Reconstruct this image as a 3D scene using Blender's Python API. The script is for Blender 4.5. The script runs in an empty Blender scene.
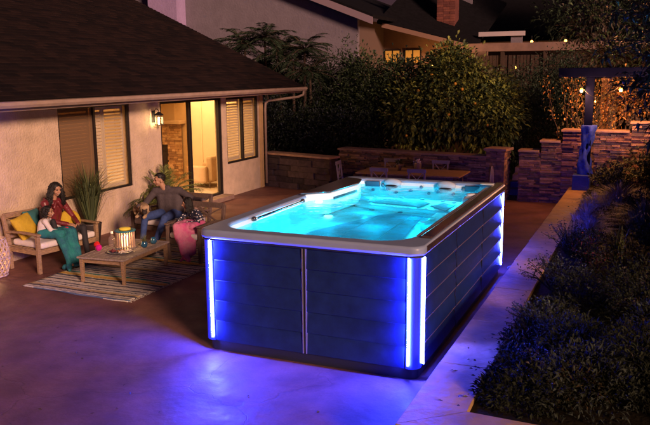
import bpy, bmesh, math, random
from mathutils import Vector, Matrix, noise as mnoise
from math import sin, cos, pi, radians as rad
random.seed(7)
S = bpy.context.scene
COL = S.collection

# ------------------------------------------------------------------ camera, sky, sun, exposure
cd = bpy.data.cameras.new('camera'); cam = bpy.data.objects.new('camera', cd); COL.objects.link(cam)
cd.sensor_width = 36; cd.lens = 756.35 * 36 / 650; cd.clip_end = 500; cd.clip_start = 0.05
PITCH, ROLL, YAW = 0.1841, -0.0083, 0.4086
_f = Vector((-sin(YAW) * cos(PITCH), cos(YAW) * cos(PITCH), -sin(PITCH)))
_r = Vector((cos(YAW), sin(YAW), 0)); _u = _r.cross(_f)
R_ = cos(ROLL) * _r + sin(ROLL) * _u; U_ = -sin(ROLL) * _r + cos(ROLL) * _u
M = Matrix((R_, U_, -_f)).transposed().to_4x4(); M.translation = (4.688, -7.2293, 3.2072)
cam.matrix_world = M
S.camera = cam
CAM = Vector((4.688, -7.2293, 3.2072))

SUN_EL, SUN_AZ = rad(18), rad(-36)            # direction the light comes from, azimuth measured from +x
W = bpy.data.worlds.new('World'); S.world = W; W.use_nodes = True
wn = W.node_tree.nodes; wl = W.node_tree.links; wn.clear()
sky = wn.new('ShaderNodeTexSky'); sky.sky_type = 'NISHITA'; sky.sun_disc = False
sky.sun_elevation = rad(2); sky.sun_rotation = rad(90) - SUN_AZ
hs = wn.new('ShaderNodeMix'); hs.data_type = 'RGBA'; hs.blend_type = 'MULTIPLY'; hs.inputs[0].default_value = 1
hs.inputs[7].default_value = (0.62, 0.34, 1.0, 1)
bg = wn.new('ShaderNodeBackground'); bg.inputs[1].default_value = 0.042
wo = wn.new('ShaderNodeOutputWorld')
wl.new(sky.outputs[0], hs.inputs[6]); wl.new(hs.outputs[2], bg.inputs[0]); wl.new(bg.outputs[0], wo.inputs[0])
sd = bpy.data.lights.new('sun', 'SUN'); sun = bpy.data.objects.new('sun', sd); COL.objects.link(sun)
sd.energy = 4.3; sd.angle = rad(11); sd.color = (1.0, 0.59, 0.41)
sun.rotation_euler = Vector((cos(SUN_EL) * cos(SUN_AZ), cos(SUN_EL) * sin(SUN_AZ), sin(SUN_EL))).to_track_quat('Z', 'Y').to_euler()
S.view_settings.view_transform = 'Standard'; S.view_settings.look = 'None'
S.view_settings.exposure = 0.0; S.view_settings.gamma = 1
S.view_settings.use_curve_mapping = False
S.render.engine = 'CYCLES'
cy = S.cycles; cy.use_adaptive_sampling = True; cy.use_denoising = True; cy.max_bounces = 7; cy.diffuse_bounces = 3; cy.glossy_bounces = 3
cy.transmission_bounces = 4; cy.transparent_max_bounces = 10; cy.sample_clamp_indirect = 4
cy.caustics_reflective = False; cy.caustics_refractive = False

# ------------------------------------------------------------------ materials
MATS = {}
def mat(name, col, rough=.7, metal=0, var=0, vs=6, bump=0, bs=40, emit=None, es=0, island=0, col2=None, coat=0, trans=None, stretch=None, detail=5):
    if name in MATS: return MATS[name]
    m = bpy.data.materials.new(name); m.use_nodes = True; MATS[name] = m
    n = m.node_tree.nodes; l = m.node_tree.links; b = n['Principled BSDF']
    b.inputs['Base Color'].default_value = (*col, 1); b.inputs['Roughness'].default_value = rough
    b.inputs['Metallic'].default_value = metal
    if rough >= .9: b.inputs['Specular IOR Level'].default_value = .12
    if coat: b.inputs['Coat Weight'].default_value = coat; b.inputs['Coat Roughness'].default_value = .1
    tc = n.new('ShaderNodeTexCoord'); mp = n.new('ShaderNodeMapping'); l.new(tc.outputs['Object'], mp.inputs[0])
    if stretch: mp.inputs['Scale'].default_value = stretch
    src = None
    if var or col2:
        nz = n.new('ShaderNodeTexNoise'); nz.inputs['Scale'].default_value = vs; nz.inputs['Detail'].default_value = detail
        nz.inputs['Roughness'].default_value = .62
        l.new(mp.outputs[0], nz.inputs[0])
        rp = n.new('ShaderNodeValToRGB'); rp.color_ramp.elements[0].position = .34; rp.color_ramp.elements[1].position = .68
        c2 = col2 or tuple(c * (1 - var) for c in col)
        c1 = col if col2 else tuple(min(1, c * (1 + var)) for c in col)
        rp.color_ramp.elements[0].color = (*c2, 1); rp.color_ramp.elements[1].color = (*c1, 1)
        l.new(nz.outputs['Fac'], rp.inputs[0]); src = rp.outputs[0]
    if island:
        g = n.new('ShaderNodeNewGeometry'); mr = n.new('ShaderNodeMapRange')
        mr.inputs[3].default_value = 1 - island; mr.inputs[4].default_value = 1 + island
        l.new(g.outputs['Random Per Island'], mr.inputs[0])
        mx = n.new('ShaderNodeVectorMath'); mx.operation = 'SCALE'
        if src: l.new(src, mx.inputs[0])
        else: mx.inputs[0].default_value = col
        l.new(mr.outputs[0], mx.inputs['Scale']); src = mx.outputs[0]
    if src: l.new(src, b.inputs['Base Color'])
    if bump:
        nb = n.new('ShaderNodeTexNoise'); nb.inputs['Scale'].default_value = bs; nb.inputs['Detail'].default_value = 4
        l.new(mp.outputs[0], nb.inputs[0])
        bp = n.new('ShaderNodeBump'); bp.inputs['Strength'].default_value = bump; bp.inputs['Distance'].default_value = .02
        l.new(nb.outputs['Fac'], bp.inputs['Height']); l.new(bp.outputs[0], b.inputs['Normal'])
    if emit: b.inputs['Emission Color'].default_value = (*emit, 1); b.inputs['Emission Strength'].default_value = es
    return m

def glassy(name, tint=(.9, .9, .9), refl=1.0, rough=.02, bump=0, bs=5, base=0, bcol=(.1, .1, .1)):
    """thin clear sheet: lets light straight through, mirrors by Fresnel"""
    if name in MATS: return MATS[name]
    m = bpy.data.materials.new(name); m.use_nodes = True; MATS[name] = m
    n = m.node_tree.nodes; l = m.node_tree.links; n.clear()
    o = n.new('ShaderNodeOutputMaterial'); mx = n.new('ShaderNodeMixShader'); t = n.new('ShaderNodeBsdfTransparent'); g = n.new('ShaderNodeBsdfGlossy')
    t.inputs[0].default_value = (*tint, 1); g.inputs['Roughness'].default_value = rough; g.inputs[0].default_value = (refl, refl, refl, 1)
    fr = n.new('ShaderNodeLayerWeight'); pw = n.new('ShaderNodeMath'); pw.operation = 'POWER'; pw.inputs[1].default_value = 4.5
    sc2 = n.new('ShaderNodeMath'); sc2.operation = 'MULTIPLY_ADD'; sc2.inputs[1].default_value = .8; sc2.inputs[2].default_value = .03
    l.new(fr.outputs['Facing'], pw.inputs[0]); l.new(pw.outputs[0], sc2.inputs[0]); l.new(sc2.outputs[0], mx.inputs[0]); l.new(t.outputs[0], mx.inputs[1]); l.new(g.outputs[0], mx.inputs[2])
    if bump:
        tc = n.new('ShaderNodeTexCoord'); nb = n.new('ShaderNodeTexNoise'); nb.inputs['Scale'].default_value = bs; nb.inputs['Detail'].default_value = 3
        l.new(tc.outputs['Object'], nb.inputs[0]); bp = n.new('ShaderNodeBump'); bp.inputs['Strength'].default_value = bump; bp.inputs['Distance'].default_value = .05
        l.new(nb.outputs['Fac'], bp.inputs['Height']); l.new(bp.outputs[0], g.inputs['Normal']); l.new(bp.outputs[0], fr.inputs['Normal'])
    out = mx.outputs[0]
    if base:
        d = n.new('ShaderNodeBsdfDiffuse'); d.inputs[0].default_value = (*bcol, 1); m2 = n.new('ShaderNodeMixShader'); m2.inputs[0].default_value = base
        l.new(out, m2.inputs[1]); l.new(d.outputs[0], m2.inputs[2]); out = m2.outputs[0]
    l.new(out, o.inputs[0]); return m

stucco = mat('stucco', (.60, .46, .34), .9, var=.14, vs=3, bump=.9, bs=26)
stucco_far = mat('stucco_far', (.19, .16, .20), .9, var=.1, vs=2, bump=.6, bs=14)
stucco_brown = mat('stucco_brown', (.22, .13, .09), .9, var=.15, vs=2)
trimw = mat('painted_trim', (.34, .24, .19), .6, var=.12, vs=5)
trimdark = mat('bronze_frame', (.018, .014, .014), .4)
woodb = mat('teak', (.30, .19, .11), .55, var=.4, vs=14, stretch=(1, 1, 6), bump=.2, bs=60)
woodg = mat('grey_teak', (.30, .24, .22), .6, var=.35, vs=14, stretch=(6, 1, 1), bump=.2, bs=60)
woodd = mat('dark_teak', (.13, .085, .07), .55, var=.35, vs=14, stretch=(6, 1, 1), bump=.2, bs=60)
cushw = mat('cream_cushion', (.68, .62, .62), .9, var=.06, vs=8, bump=.15, bs=120)
white = mat('white_acrylic', (.78, .8, .82), .25)
black = mat('black_plastic', (.012, .012, .014), .4)

# ------------------------------------------------------------------ mesh builder
class MB:
    def __init__(s): s.v = []; s.f = []; s.m = []; s.uv = None
    def add(s, vs, fs, m=0):
        o = len(s.v); s.v += [Vector(p) for p in vs]; s.f += [tuple(o + i for i in f) for f in fs]; s.m += [m] * len(fs); return s
    def box(s, a, b, m=0, T=None):
        x0, y0, z0 = a; x1, y1, z1 = b
        vs = [Vector(p) for p in ((x0, y0, z0), (x1, y0, z0), (x1, y1, z0), (x0, y1, z0), (x0, y0, z1), (x1, y0, z1), (x1, y1, z1), (x0, y1, z1))]
        if T: vs = [T @ p for p in vs]
        return s.add(vs, [(0, 3, 2, 1), (4, 5, 6, 7), (0, 1, 5, 4), (1, 2, 6, 5), (2, 3, 7, 6), (3, 0, 4, 7)], m)
    def prism(s, poly, z0, z1, m=0, T=None):
        n = len(poly); vs = [Vector((*p, z0)) for p in poly] + [Vector((*p, z1)) for p in poly]
        if T: vs = [T @ p for p in vs]
        return s.add(vs, [tuple(reversed(range(n))), tuple(range(n, 2 * n))] + [(i, (i + 1) % n, n + (i + 1) % n, n + i) for i in range(n)], m)
    def bar(s, p, q, w, h=None, m=0, up=(0, 0, 1)):
        p = Vector(p); q = Vector(q); h = h or w; d = (q - p); L = d.length; d.normalize(); u = Vector(up)
        if abs(d.dot(u)) > .99: u = Vector((0, 1, 0))
        r = d.cross(u).normalized(); u = r.cross(d)
        T = Matrix((r, d, u)).transposed().to_4x4(); T.translation = p
        return s.box((-w / 2, 0, -h / 2), (w / 2, L, h / 2), m, T)
    def tube(s, pts, r, n=8, m=0, cap=True):
        pts = [Vector(p) for p in pts]; rs = r if isinstance(r, (list, tuple)) else [r] * len(pts)
        vs = []; fs = []; pu = None
        for i, p in enumerate(pts):
            d = (pts[min(i + 1, len(pts) - 1)] - pts[max(i - 1, 0)]).normalized()
            u = pu if pu is not None else (Vector((0, 0, 1)) if abs(d.z) < .9 else Vector((1, 0, 0)))
            a = (u - d * u.dot(d)).normalized(); b = d.cross(a); pu = a
            for k in range(n): t = 2 * pi * k / n; vs.append(p + (a * cos(t) + b * sin(t)) * rs[i])
        for i in range(len(pts) - 1):
            for k in range(n): fs.append((i * n + k, i * n + (k + 1) % n, (i + 1) * n + (k + 1) % n, (i + 1) * n + k))
        if cap: fs += [tuple(reversed(range(n))), tuple(range((len(pts) - 1) * n, len(pts) * n))]
        return s.add(vs, fs, m)
    def lathe(s, c, prof, n=20, m=0, T=None):
        c = Vector(c); vs = []; fs = []
        for r, z in prof:
            for k in range(n): t = 2 * pi * k / n; v = Vector((r * cos(t), r * sin(t), z)); vs.append((T @ v if T else v) + c)
        for i in range(len(prof) - 1):
            for k in range(n): fs.append((i * n + k, i * n + (k + 1) % n, (i + 1) * n + (k + 1) % n, (i + 1) * n + k))
        if prof[0][0] > 1e-4: fs.append(tuple(reversed(range(n))))
        if prof[-1][0] > 1e-4: fs.append(tuple(range((len(prof) - 1) * n, len(prof) * n)))
        return s.add(vs, fs, m)
    def ell(s, c, r, m=0, T=None, n=14, k=9):
        c = Vector(c); r = Vector(r) if not isinstance(r, (int, float)) else Vector((r, r, r)); vs = []; fs = []
        vs.append((Vector((0, 0, -r.z))))
        for i in range(1, k):
            a = -pi / 2 + pi * i / k
            for j in range(n): t = 2 * pi * j / n; vs.append(Vector((r.x * cos(a) * cos(t), r.y * cos(a) * sin(t), r.z * sin(a))))
        vs.append(Vector((0, 0, r.z)))
        for j in range(n): fs.append((0, 1 + (j + 1) % n, 1 + j))
        for i in range(k - 2):
            for j in range(n): fs.append((1 + i * n + j, 1 + i * n + (j + 1) % n, 1 + (i + 1) * n + (j + 1) % n, 1 + (i + 1) * n + j))
        L = len(vs) - 1
        for j in range(n): fs.append((L, L - n + j, L - n + (j + 1) % n))
        vs = [(T @ v if T else v) + c for v in vs]
        return s.add(vs, fs, m)
    def cap(s, p, q, r0, r1=None, m=0, n=12):
        """tapered capsule"""
        r1 = r0 if r1 is None else r1
        p = Vector(p); q = Vector(q); d = q - p; L = d.length
        if L < 1e-5: return s.ell(p, r0, m)
        d.normalize(); k = 4; pts = []; rs = []
        for i in range(k + 1): a = -pi / 2 + (pi / 2) * i / k; pts.append(p + d * r0 * sin(a)); rs.append(max(1e-4, r0 * cos(a)))
        for i in range(1, k + 1): a = (pi / 2) * i / k; 
        for i in range(k + 1): a = (pi / 2) * i / k; pts.append(q + d * r1 * sin(a)); rs.append(max(1e-4, r1 * cos(a)))
        return s.tube(pts, rs, n, m)
    def build(s, name, mats, parent=None, smooth=False, bevel=0, origin=None, seg=2):
        me = bpy.data.meshes.new(name)
        o = bpy.data.objects.new(name, me); COL.objects.link(o)
        off = Vector((0, 0, 0))
        if parent:
            p = parent
            while p: off += Vector(p.location); p = p.parent
            o.parent = parent
        elif origin is not None: off = Vector(origin); o.location = off
        me.from_pydata([tuple(v - off) for v in s.v], [], s.f)
        for m in (mats if isinstance(mats, (list, tuple)) else [mats]): me.materials.append(m)
        me.polygons.foreach_set('material_index', s.m)
        if smooth: me.polygons.foreach_set('use_smooth', [True] * len(me.polygons))
        me.update()
        if bevel:
            b = o.modifiers.new('bevel', 'BEVEL'); b.width = bevel; b.segments = seg; b.limit_method = 'ANGLE'; b.harden_normals = False
            if not smooth: me.polygons.foreach_set('use_smooth', [False] * len(me.polygons))
        return o

def thing(name, label, cat, loc=(0, 0, 0), group=None):
    o = bpy.data.objects.new(name, None); COL.objects.link(o); o.location = loc; o.empty_display_size = .1
    o['label'] = label; o['category'] = cat
    if group: o['group'] = group
    return o
def tag(o, label, cat, group=None):
    o['label'] = label; o['category'] = cat
    if group: o['group'] = group
    return o
def struct(o, kind='structure'): o['kind'] = kind; return o
def copy_tree(o, parent=None):
    c = o.copy(); COL.objects.link(c)
    if parent: c.parent = parent
    for ch in o.children: copy_tree(ch, c)
    return c
def smooth_by_angle(o, a=40):
    me = o.data; me.polygons.foreach_set('use_smooth', [True] * len(me.polygons))
    try: me.set_sharp_from_angle(angle=rad(a))
    except Exception: pass

# ------------------------------------------------------------------ ground
patio_m = mat('stamped_concrete', (.235, .105, .088), .45, col2=(.115, .050, .048), vs=1.3, bump=.35, bs=9, detail=8)
g = MB(); g.add([(-160, -60, -.02), (160, -60, -.02), (160, 220, -.02), (-160, 220, -.02)], [(0, 1, 2, 3)])
struct(g.build('ground', mat('dark_soil', (.03, .024, .02), .95, var=.4, vs=3)))
g = MB()
g.add([(-5.4, -6, 0), (2.6, -6, 0), (2.6, 12.3, 0), (-5.4, 12.3, 0)], [(0, 1, 2, 3)])
g.add([(-9.5, 11.66, 0), (-5.4, 11.66, 0), (-5.4, 15, 0), (-9.5, 15, 0)], [(0, 1, 2, 3)])
g.add([(-5.4, 12.3, 0), (2.6, 12.3, 0), (2.6, 15.5, 0), (-5.4, 15.5, 0)], [(0, 1, 2, 3)])
g.add([(2.6, -6, 0), (12, -6, 0), (12, -1.8, 0), (2.6, -1.8, 0)], [(0, 1, 2, 3)])
g.add([(2.6, -1.8, 0), (2.97, -1.8, 0), (2.97, 11.75, 0), (2.6, 11.75, 0)], [(0, 1, 2, 3)])
patio = struct(g.build('patio', patio_m))
# cracks and stamped joints in the patio
nt = patio_m.node_tree; n = nt.nodes; l = nt.links; b = n['Principled BSDF']
bumpn = [x for x in n if x.type == 'BUMP'][0]; tc = [x for x in n if x.type == 'TEX_COORD'][0]
vo = n.new('ShaderNodeTexVoronoi'); vo.feature = 'DISTANCE_TO_EDGE'; vo.inputs['Scale'].default_value = .32
wz = n.new('ShaderNodeTexNoise'); wz.inputs['Scale'].default_value = 2.2; wz.inputs['Detail'].default_value = 6
ad = n.new('ShaderNodeVectorMath'); ad.operation = 'MULTIPLY_ADD'; ad.inputs[1].default_value = (.5, .5, .5)
l.new(tc.outputs['Object'], wz.inputs[0]); l.new(wz.outputs['Color'], ad.inputs[0]); l.new(tc.outputs['Object'], ad.inputs[2]); l.new(ad.outputs[0], vo.inputs['Vector'])
mr = n.new('ShaderNodeMapRange'); mr.inputs[1].default_value = 0; mr.inputs[2].default_value = .004; mr.inputs[3].default_value = .75; mr.inputs[4].default_value = 1
l.new(vo.outputs['Distance'], mr.inputs[0])
old = b.inputs['Base Color'].links[0].from_socket; mm = n.new('ShaderNodeVectorMath'); mm.operation = 'SCALE'
l.new(old, mm.inputs[0]); l.new(mr.outputs[0], mm.inputs['Scale']); l.new(mm.outputs[0], b.inputs['Base Color'])
b2 = n.new('ShaderNodeBump'); b2.inputs['Strength'].default_value = .6; b2.inputs['Distance'].default_value = .01
l.new(mr.outputs[0], b2.inputs['Height']); l.new(bumpn.outputs[0], b2.inputs['Normal']); l.new(b2.outputs[0], b.inputs['Normal'])
gn = n.new('ShaderNodeTexNoise'); gn.inputs['Scale'].default_value = 38; gn.inputs['Detail'].default_value = 8; gn.inputs['Roughness'].default_value = .8; l.new(tc.outputs['Object'], gn.inputs[0])
gr = n.new('ShaderNodeMapRange'); gr.inputs[1].default_value = .3; gr.inputs[2].default_value = .7; gr.inputs[3].default_value = .72; gr.inputs[4].default_value = 1.25; l.new(gn.outputs['Fac'], gr.inputs[0])
m3 = n.new('ShaderNodeVectorMath'); m3.operation = 'SCALE'; l.new(mm.outputs[0], m3.inputs[0]); l.new(gr.outputs[0], m3.inputs['Scale']); l.new(m3.outputs[0], b.inputs['Base Color'])
b.inputs['Specular IOR Level'].default_value = .3
rn = n.new('ShaderNodeMapRange'); rn.inputs[1].default_value = .3; rn.inputs[2].default_value = .7; rn.inputs[3].default_value = .42; rn.inputs[4].default_value = .75
l.new(wz.outputs['Fac'], rn.inputs[0]); l.new(rn.outputs[0], b.inputs['Roughness'])

# sloping planting bed
def bed_z(x, y): return .35 + max(0, x - 3.3) * .07 + max(0, y - 2) * .012 + .012 * sin(x * 5 + y * 3)
g = MB(); nx, ny = 24, 60
for i in range(nx + 1):
    for j in range(ny + 1):
        x = 3.39 + i * 8 / nx; y = -1.46 + j * 13.18 / ny; g.v.append(Vector((x, y, bed_z(x, y))))
for i in range(nx):
    for j in range(ny): a = i * (ny + 1) + j; g.f.append((a, a + ny + 1, a + ny + 2, a + 1)); g.m.append(0)
struct(g.build('planting_bed', mat('bed_soil', (.014, .010, .004), .95, var=.4, vs=5, bump=.8, bs=20), smooth=True))

# ------------------------------------------------------------------ stone kerb round the bed
curbm = mat('flagstone', (.52, .31, .125), .6, col2=(.30, .18, .08), vs=2.5, bump=.9, bs=7, detail=8)
kfm = mat('kerb_face', (.22, .15, .13), .8, var=.3, vs=5, bump=.6, bs=14)
kerb = thing('stone_kerb', 'low stone retaining kerb with tan flagstone coping beside the swim spa', 'kerb', (2.95, -1.8, 0))
KZ = .42
ys = [-1.80, -.38, 1.0, 2.4, 3.9, 5.4, 6.9, 8.4, 9.9, 11.66]
for i in range(len(ys) - 1):
    k = MB(); y0, y1 = ys[i] + .004, ys[i + 1] - .004; jx = random.uniform(-.012, .012)
    if i == 0: poly = [(2.94, -1.81), (3.425, -1.375), (3.41 + jx, y1), (2.93, y1)]
    else: poly = [(2.93 + jx, y0), (3.41 + jx, y0), (3.40, y1), (2.93, y1)]
    k.prism(poly, KZ - .06, KZ + random.uniform(-.003, .001)); k.build('coping_slab', curbm, kerb, bevel=.006)
xs = [3.43, 5.0, 6.8, 8.6]
for i in range(3):
    k = MB(); x0, x1 = xs[i] + .004, xs[i + 1] - .004
    poly = [(2.943, -1.814), (x1, -1.92), (x1, -1.44), (3.428, -1.379)] if i == 0 else [(x0, -1.92), (x1, -1.92), (x1, -1.44), (x0, -1.44)]
    k.prism(poly, KZ - .06, KZ + .002); k.build('coping_slab', curbm, kerb, bevel=.004)
k = MB(); k.prism([(2.965, -1.78), (9, -1.88), (9, -1.5), (3.39, -1.42), (3.38, 11.66), (2.96, 11.66)], .0, KZ - .062); k.build('kerb_face', kfm, kerb)

# ------------------------------------------------------------------ swim spa
SW, SL, SH = 2.6065, 4.7004, 1.45
spa = thing('swim_spa', 'large navy swim spa with glowing blue corner strips and lit turquoise water', 'swim spa', (SW / 2, SL / 2, 0))
panelm = mat('spa_panel', (.009, .023, .105), .36, var=.22, vs=7, bump=.05, bs=90)
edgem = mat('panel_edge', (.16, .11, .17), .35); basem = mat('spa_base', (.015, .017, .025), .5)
rimm = mat('spa_rim', (.25, .30, .44), .3, var=.05, vs=4)
bronzem = mat('spa_bronze_rim', (.06, .034, .034), .16, var=.3, vs=8, coat=.5)
alum = mat('brushed_trim', (.5, .5, .55), .3, metal=.8)
CH = .112
def rrect(x0, y0, x1, y1, r, n=6, rs=None):
    rs = rs or [r] * 4; pts = []
    for (cx, cy_, a0, rr) in ((x0, y0, pi, rs[0]), (x1, y0, 1.5 * pi, rs[1]), (x1, y1, 0, rs[2]), (x0, y1, .5 * pi, rs[3])):
        sx = 1 if cx == x0 else -1; sy = 1 if cy_ == y0 else -1
        for i in range(n + 1): t = a0 + (pi / 2) * i / n; pts.append((cx + sx * rr + rr * cos(t), cy_ + sy * rr + rr * sin(t)))
    return pts
k = MB(); k.prism(rrect(.035, .035, SW - .035, SL - .035, .1), .0, .125); k.build('base', basem, spa)
k = MB(); k.prism(rrect(.03, .03, SW - .03, SL - .03, .1), .128, .3); k.build('inner_frame', basem, spa)
# panels: tapered lap boards, front (y=0), back, right (x=SW), left
def lap_panel(u0, u1, T, parent):
    k = MB(); z0, z1 = .125, 1.335; nb = 5; h = (z1 - z0) / nb
    prof = []
    for i in range(nb):
        b0 = z0 + i * h
        prof += [(.012, b0 + .002), (-.005, b0 + .008), (-.004, b0 + .03), (.003, b0 + h * .5), (.011, b0 + h * .9), (.016, b0 + h * .985)]
    # two-step sculpted profile whose middle ridge tapers along the panel
    N = 10; vs = []; fs = []
    for a in range(N + 1):
        t = a / N; u = u0 + (u1 - u0) * t
        for (d, z) in prof:
            bow = .005 * (1 - abs(2 * t - 1) ** 3); q = 1.7 if T is Tr else 1
            vs.append(T @ Vector((u, d * q - bow * (1 if d < .0 else .3), z)))
    P = len(prof)
    for a in range(N):
        for c in range(P - 1): i = a * P + c; fs.append((i, i + P, i + P + 1, i + 1))
    k.add(vs, fs)
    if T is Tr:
        for i in range(1, nb): z = z0 + i * h; k.box((u0 + .01, -.014, z + .004), (u1 - .01, -.008, z + .011), 1, T)  # paler beads paint the light caught along the board edges
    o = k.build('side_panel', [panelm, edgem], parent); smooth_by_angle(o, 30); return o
Tf = Matrix.Identity(4)
Tr = Matrix.Translation((SW, 0, 0)) @ Matrix.Rotation(pi / 2, 4, 'Z')
Tb = Matrix.Translation((SW, SL, 0)) @ Matrix.Rotation(pi, 4, 'Z')
Tl = Matrix.Translation((0, SL, 0)) @ Matrix.Rotation(-pi / 2, 4, 'Z')
def side(T, L, cuts):
    e = [CH + .03] + cuts + [L - CH - .03]
    for i in range(len(e) - 1): lap_panel(e[i] + .014, e[i + 1] - .014, T, spa)
    k = MB(); k.box((CH + .02, .03, .13), (L - CH - .02, .045, 1.335), 0, T); k.build('backing_panel', basem, spa)
    return e
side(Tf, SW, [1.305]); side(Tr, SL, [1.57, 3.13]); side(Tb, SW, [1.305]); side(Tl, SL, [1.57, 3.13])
for s_ in (-1, 1):
    k = MB(); k.box((1.305 + s_ * .019 - .007, -.012, .13), (1.305 + s_ * .019 + .007, .03, 1.33)); k.build('trim_strip', alum, spa, bevel=.002)
k = MB(); k.box((1.305 - .011, -.001, .13), (1.305 + .011, .028, 1.33)); k.build('joint_strip', black, spa)
for c in (1.57, 3.13):
    k = MB(); k.box((c - .012, .0, .13), (c + .012, .028, 1.33), 0, Tr); k.build('joint_strip', black, spa)
# corner posts and light strips
ledm = mat('blue_light_strip', (.9, .9, 1), .4, emit=(.032, .045, 1.0), es=2500); ledm2 = mat('blue_side_strip', (.9, .9, 1), .4, emit=(.028, .042, 1.0), es=340)
housm = mat('strip_housing', (.02, .03, .3), .35, emit=(.02, .03, 1.0), es=.55)  # faint emission puts the strips' blue glow into the corner posts
def corner(T, sides=(0, 1), far=False):
    k = MB(); pts = [(CH - .02, 0)]
    pts = [(CH - .022 - (CH - .022) * sin(t) , (CH - .022) - (CH - .022) * cos(t)) for t in [pi / 2 * i / 8 for i in range(9)]]
    poly = [(CH + .03, .006), (CH + .03, .03)] + [(.03, CH + .03), (.006, CH + .03)] + [(p[0] + .004, p[1] + .004) for p in reversed(pts)]
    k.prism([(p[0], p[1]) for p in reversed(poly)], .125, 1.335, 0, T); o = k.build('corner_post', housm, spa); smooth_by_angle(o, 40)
    for a in sides:
        k = MB(); n_ = 6; vs = []; r = .0135
        for z in (.165, 1.325):
            for i in range(n_ + 1):
                t = pi * i / n_ * (1 if T is Tb and a == 0 else .56); u, d = CH + r * cos(t), .006 - (.034 if T is Tr and a == 0 else .022) * sin(t)
                vs.append(T @ Vector((u, d, z) if a == 0 else (d, u, z)))
        k.add(vs, [(i, i + 1, n_ + 2 + i, n_ + 1 + i) for i in range(n_)] + [tuple(range(n_ + 1)), tuple(range(n_ + 1, 2 * n_ + 2))]); k.build('light_strip', ledm if T is Tf or (T is Tr and a == 1) else ledm2, spa)
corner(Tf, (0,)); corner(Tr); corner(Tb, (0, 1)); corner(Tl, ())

# rim
def ring(outer, inner, z0, z1, name, m, parent, bev=.018):
    k = MB(); n_ = len(outer); vs = [Vector((*p, z1)) for p in outer] + [Vector((*p, z1)) for p in inner] + [Vector((*p, z0)) for p in outer] + [Vector((*p, z0)) for p in inner]
    fs = []
    for i in range(n_):
        j = (i + 1) % n_
        fs += [(i, j, n_ + j, n_ + i), (2 * n_ + j, 2 * n_ + i, 3 * n_ + i, 3 * n_ + j), (2 * n_ + i, 2 * n_ + j, j, i), (n_ + i, n_ + j, 3 * n_ + j, 3 * n_ + i)]
    k.add(vs, fs); o = k.build(name, m, parent, bevel=bev, seg=3); smooth_by_angle(o, 50); return o
OV = .03
outer = rrect(-OV, -OV, SW + OV, SL + OV, .13, 8)
IX0, IY0, IX1, IY1 = .15, .16, SW - .20, SL - .16
inner = rrect(IX0, IY0, IX1, IY1, .3, 8, [.34, .42, .34, .3])
ring(outer, inner, 1.345, SH, 'rim', rimm, spa, .03)
ring(rrect(-OV + .012, -OV + .012, SW + OV - .012, SL + OV - .012, .12, 8), rrect(.02, .02, SW - .02, SL - .02, .12, 8), 1.328, 1.346, 'rim_lip', basem, spa, .002)
# bronze cover track along the right side and back left
k = MB(); k.box((SW - .12, .42, SH + .001), (SW + .005, SL - .05, SH + .026)); k.build('cover_track', bronzem, spa, bevel=.012)
k = MB(); k.box((SW - .19, .5, SH + .001), (SW - .165, SL - .5, SH + .012)); k.build('cover_rail', alum, spa, bevel=.004)
k = MB(); k.box((SW + .031, .14, SH - .075), (SW + .038, SL - .1, SH - .012)); k.build('rim_band', bronzem, spa, bevel=.003)
# shell
shellm = mat('shell_acrylic', (.80, .86, .88), .3, var=.05, vs=5)
shellg = mat('shell_grey', (.30, .36, .40), .35)
WZ, FZ = 1.365, 1.11
k = MB(); rings = [(inner, 1.41), (rrect(IX0 + .03, IY0 + .03, IX1 - .03, IY1 - .03, .3, 8, [.32, .40, .32, .28]), WZ - .01),
    (rrect(IX0 + .07, IY0 + .07, IX1 - .07, IY1 - .06, .3, 8, [.28, .34, .28, .24]), FZ + .06), (rrect(IX0 + .14, IY0 + .14, IX1 - .14, IY1 - .12, .2, 8), FZ)]
for pts, z in rings: k.v += [Vector((*p, z)) for p in pts]
n_ = len(inner)
for r_ in range(3):
    for i in range(n_): j = (i + 1) % n_; k.f.append((r_ * n_ + i, r_ * n_ + j, (r_ + 1) * n_ + j, (r_ + 1) * n_ + i)); k.m.append(0)
k.f.append(tuple(range(3 * n_, 4 * n_))); k.m.append(0)
o = k.build('shell', shellm, spa); smooth_by_angle(o, 50)
def block(poly, z0, z1, name, m, bev=.04):
    k = MB(); k.prism(poly, z0, z1); o = k.build(name, m, spa, bevel=bev, seg=3); smooth_by_angle(o, 40); return o
deckm = mat('floor_mat', (.24, .50, .60), .6)
def pad(poly, z, name='floor_mat', m=deckm):
    k = MB(); k.prism(poly, z, z + .006); k.build(name, m, spa)
pad([(.62, .55), (1.06, .50), (1.05, 3.15), (.60, 1.75)], FZ + .002); pad([(1.075, .5), (1.62, .5), (1.50, 3.36), (1.26, 3.40), (1.065, 3.17)], FZ + .002); pad([(1.635, .5), (2.1, .55), (1.86, 1.78), (1.77, 2.56), (1.69, 3.31), (1.52, 3.35)], FZ + .002)
arc_o = [(.63 + (1.60 - .63) * t, 4.0 + .23 * sin(pi * t) ** .8) for t in [i / 10 for i in range(11)]]; arc_i = [(1.54 - (1.54 - .66) * t, 3.63 + .16 * t ** .6) for t in [i / 10 for i in range(11)]]
block([(.45, 3.72), (.60, 3.66), (.82, 3.56), (1.2, 3.50), (1.6, 3.48), (2.2, 3.40), (2.2, 4.36), (.35, 4.36)], FZ, FZ + .075, 'seat', shellm, .03)
pad(arc_i + arc_o, FZ + .077, 'seat_pad'); pad([(.36, 3.62), (.60, 4.02), (.36, 4.30)], FZ + .077, 'seat_pad'); pad([(1.66, 3.80), (1.98, 3.44), (2.0, 3.95), (1.80, 4.08)], FZ + .077, 'seat_pad')
block([(1.93, 2.3), (2.30, 2.1), (2.30, 3.35), (1.88, 3.3)], FZ, FZ + .08, 'step', shellm, .03)
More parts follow.
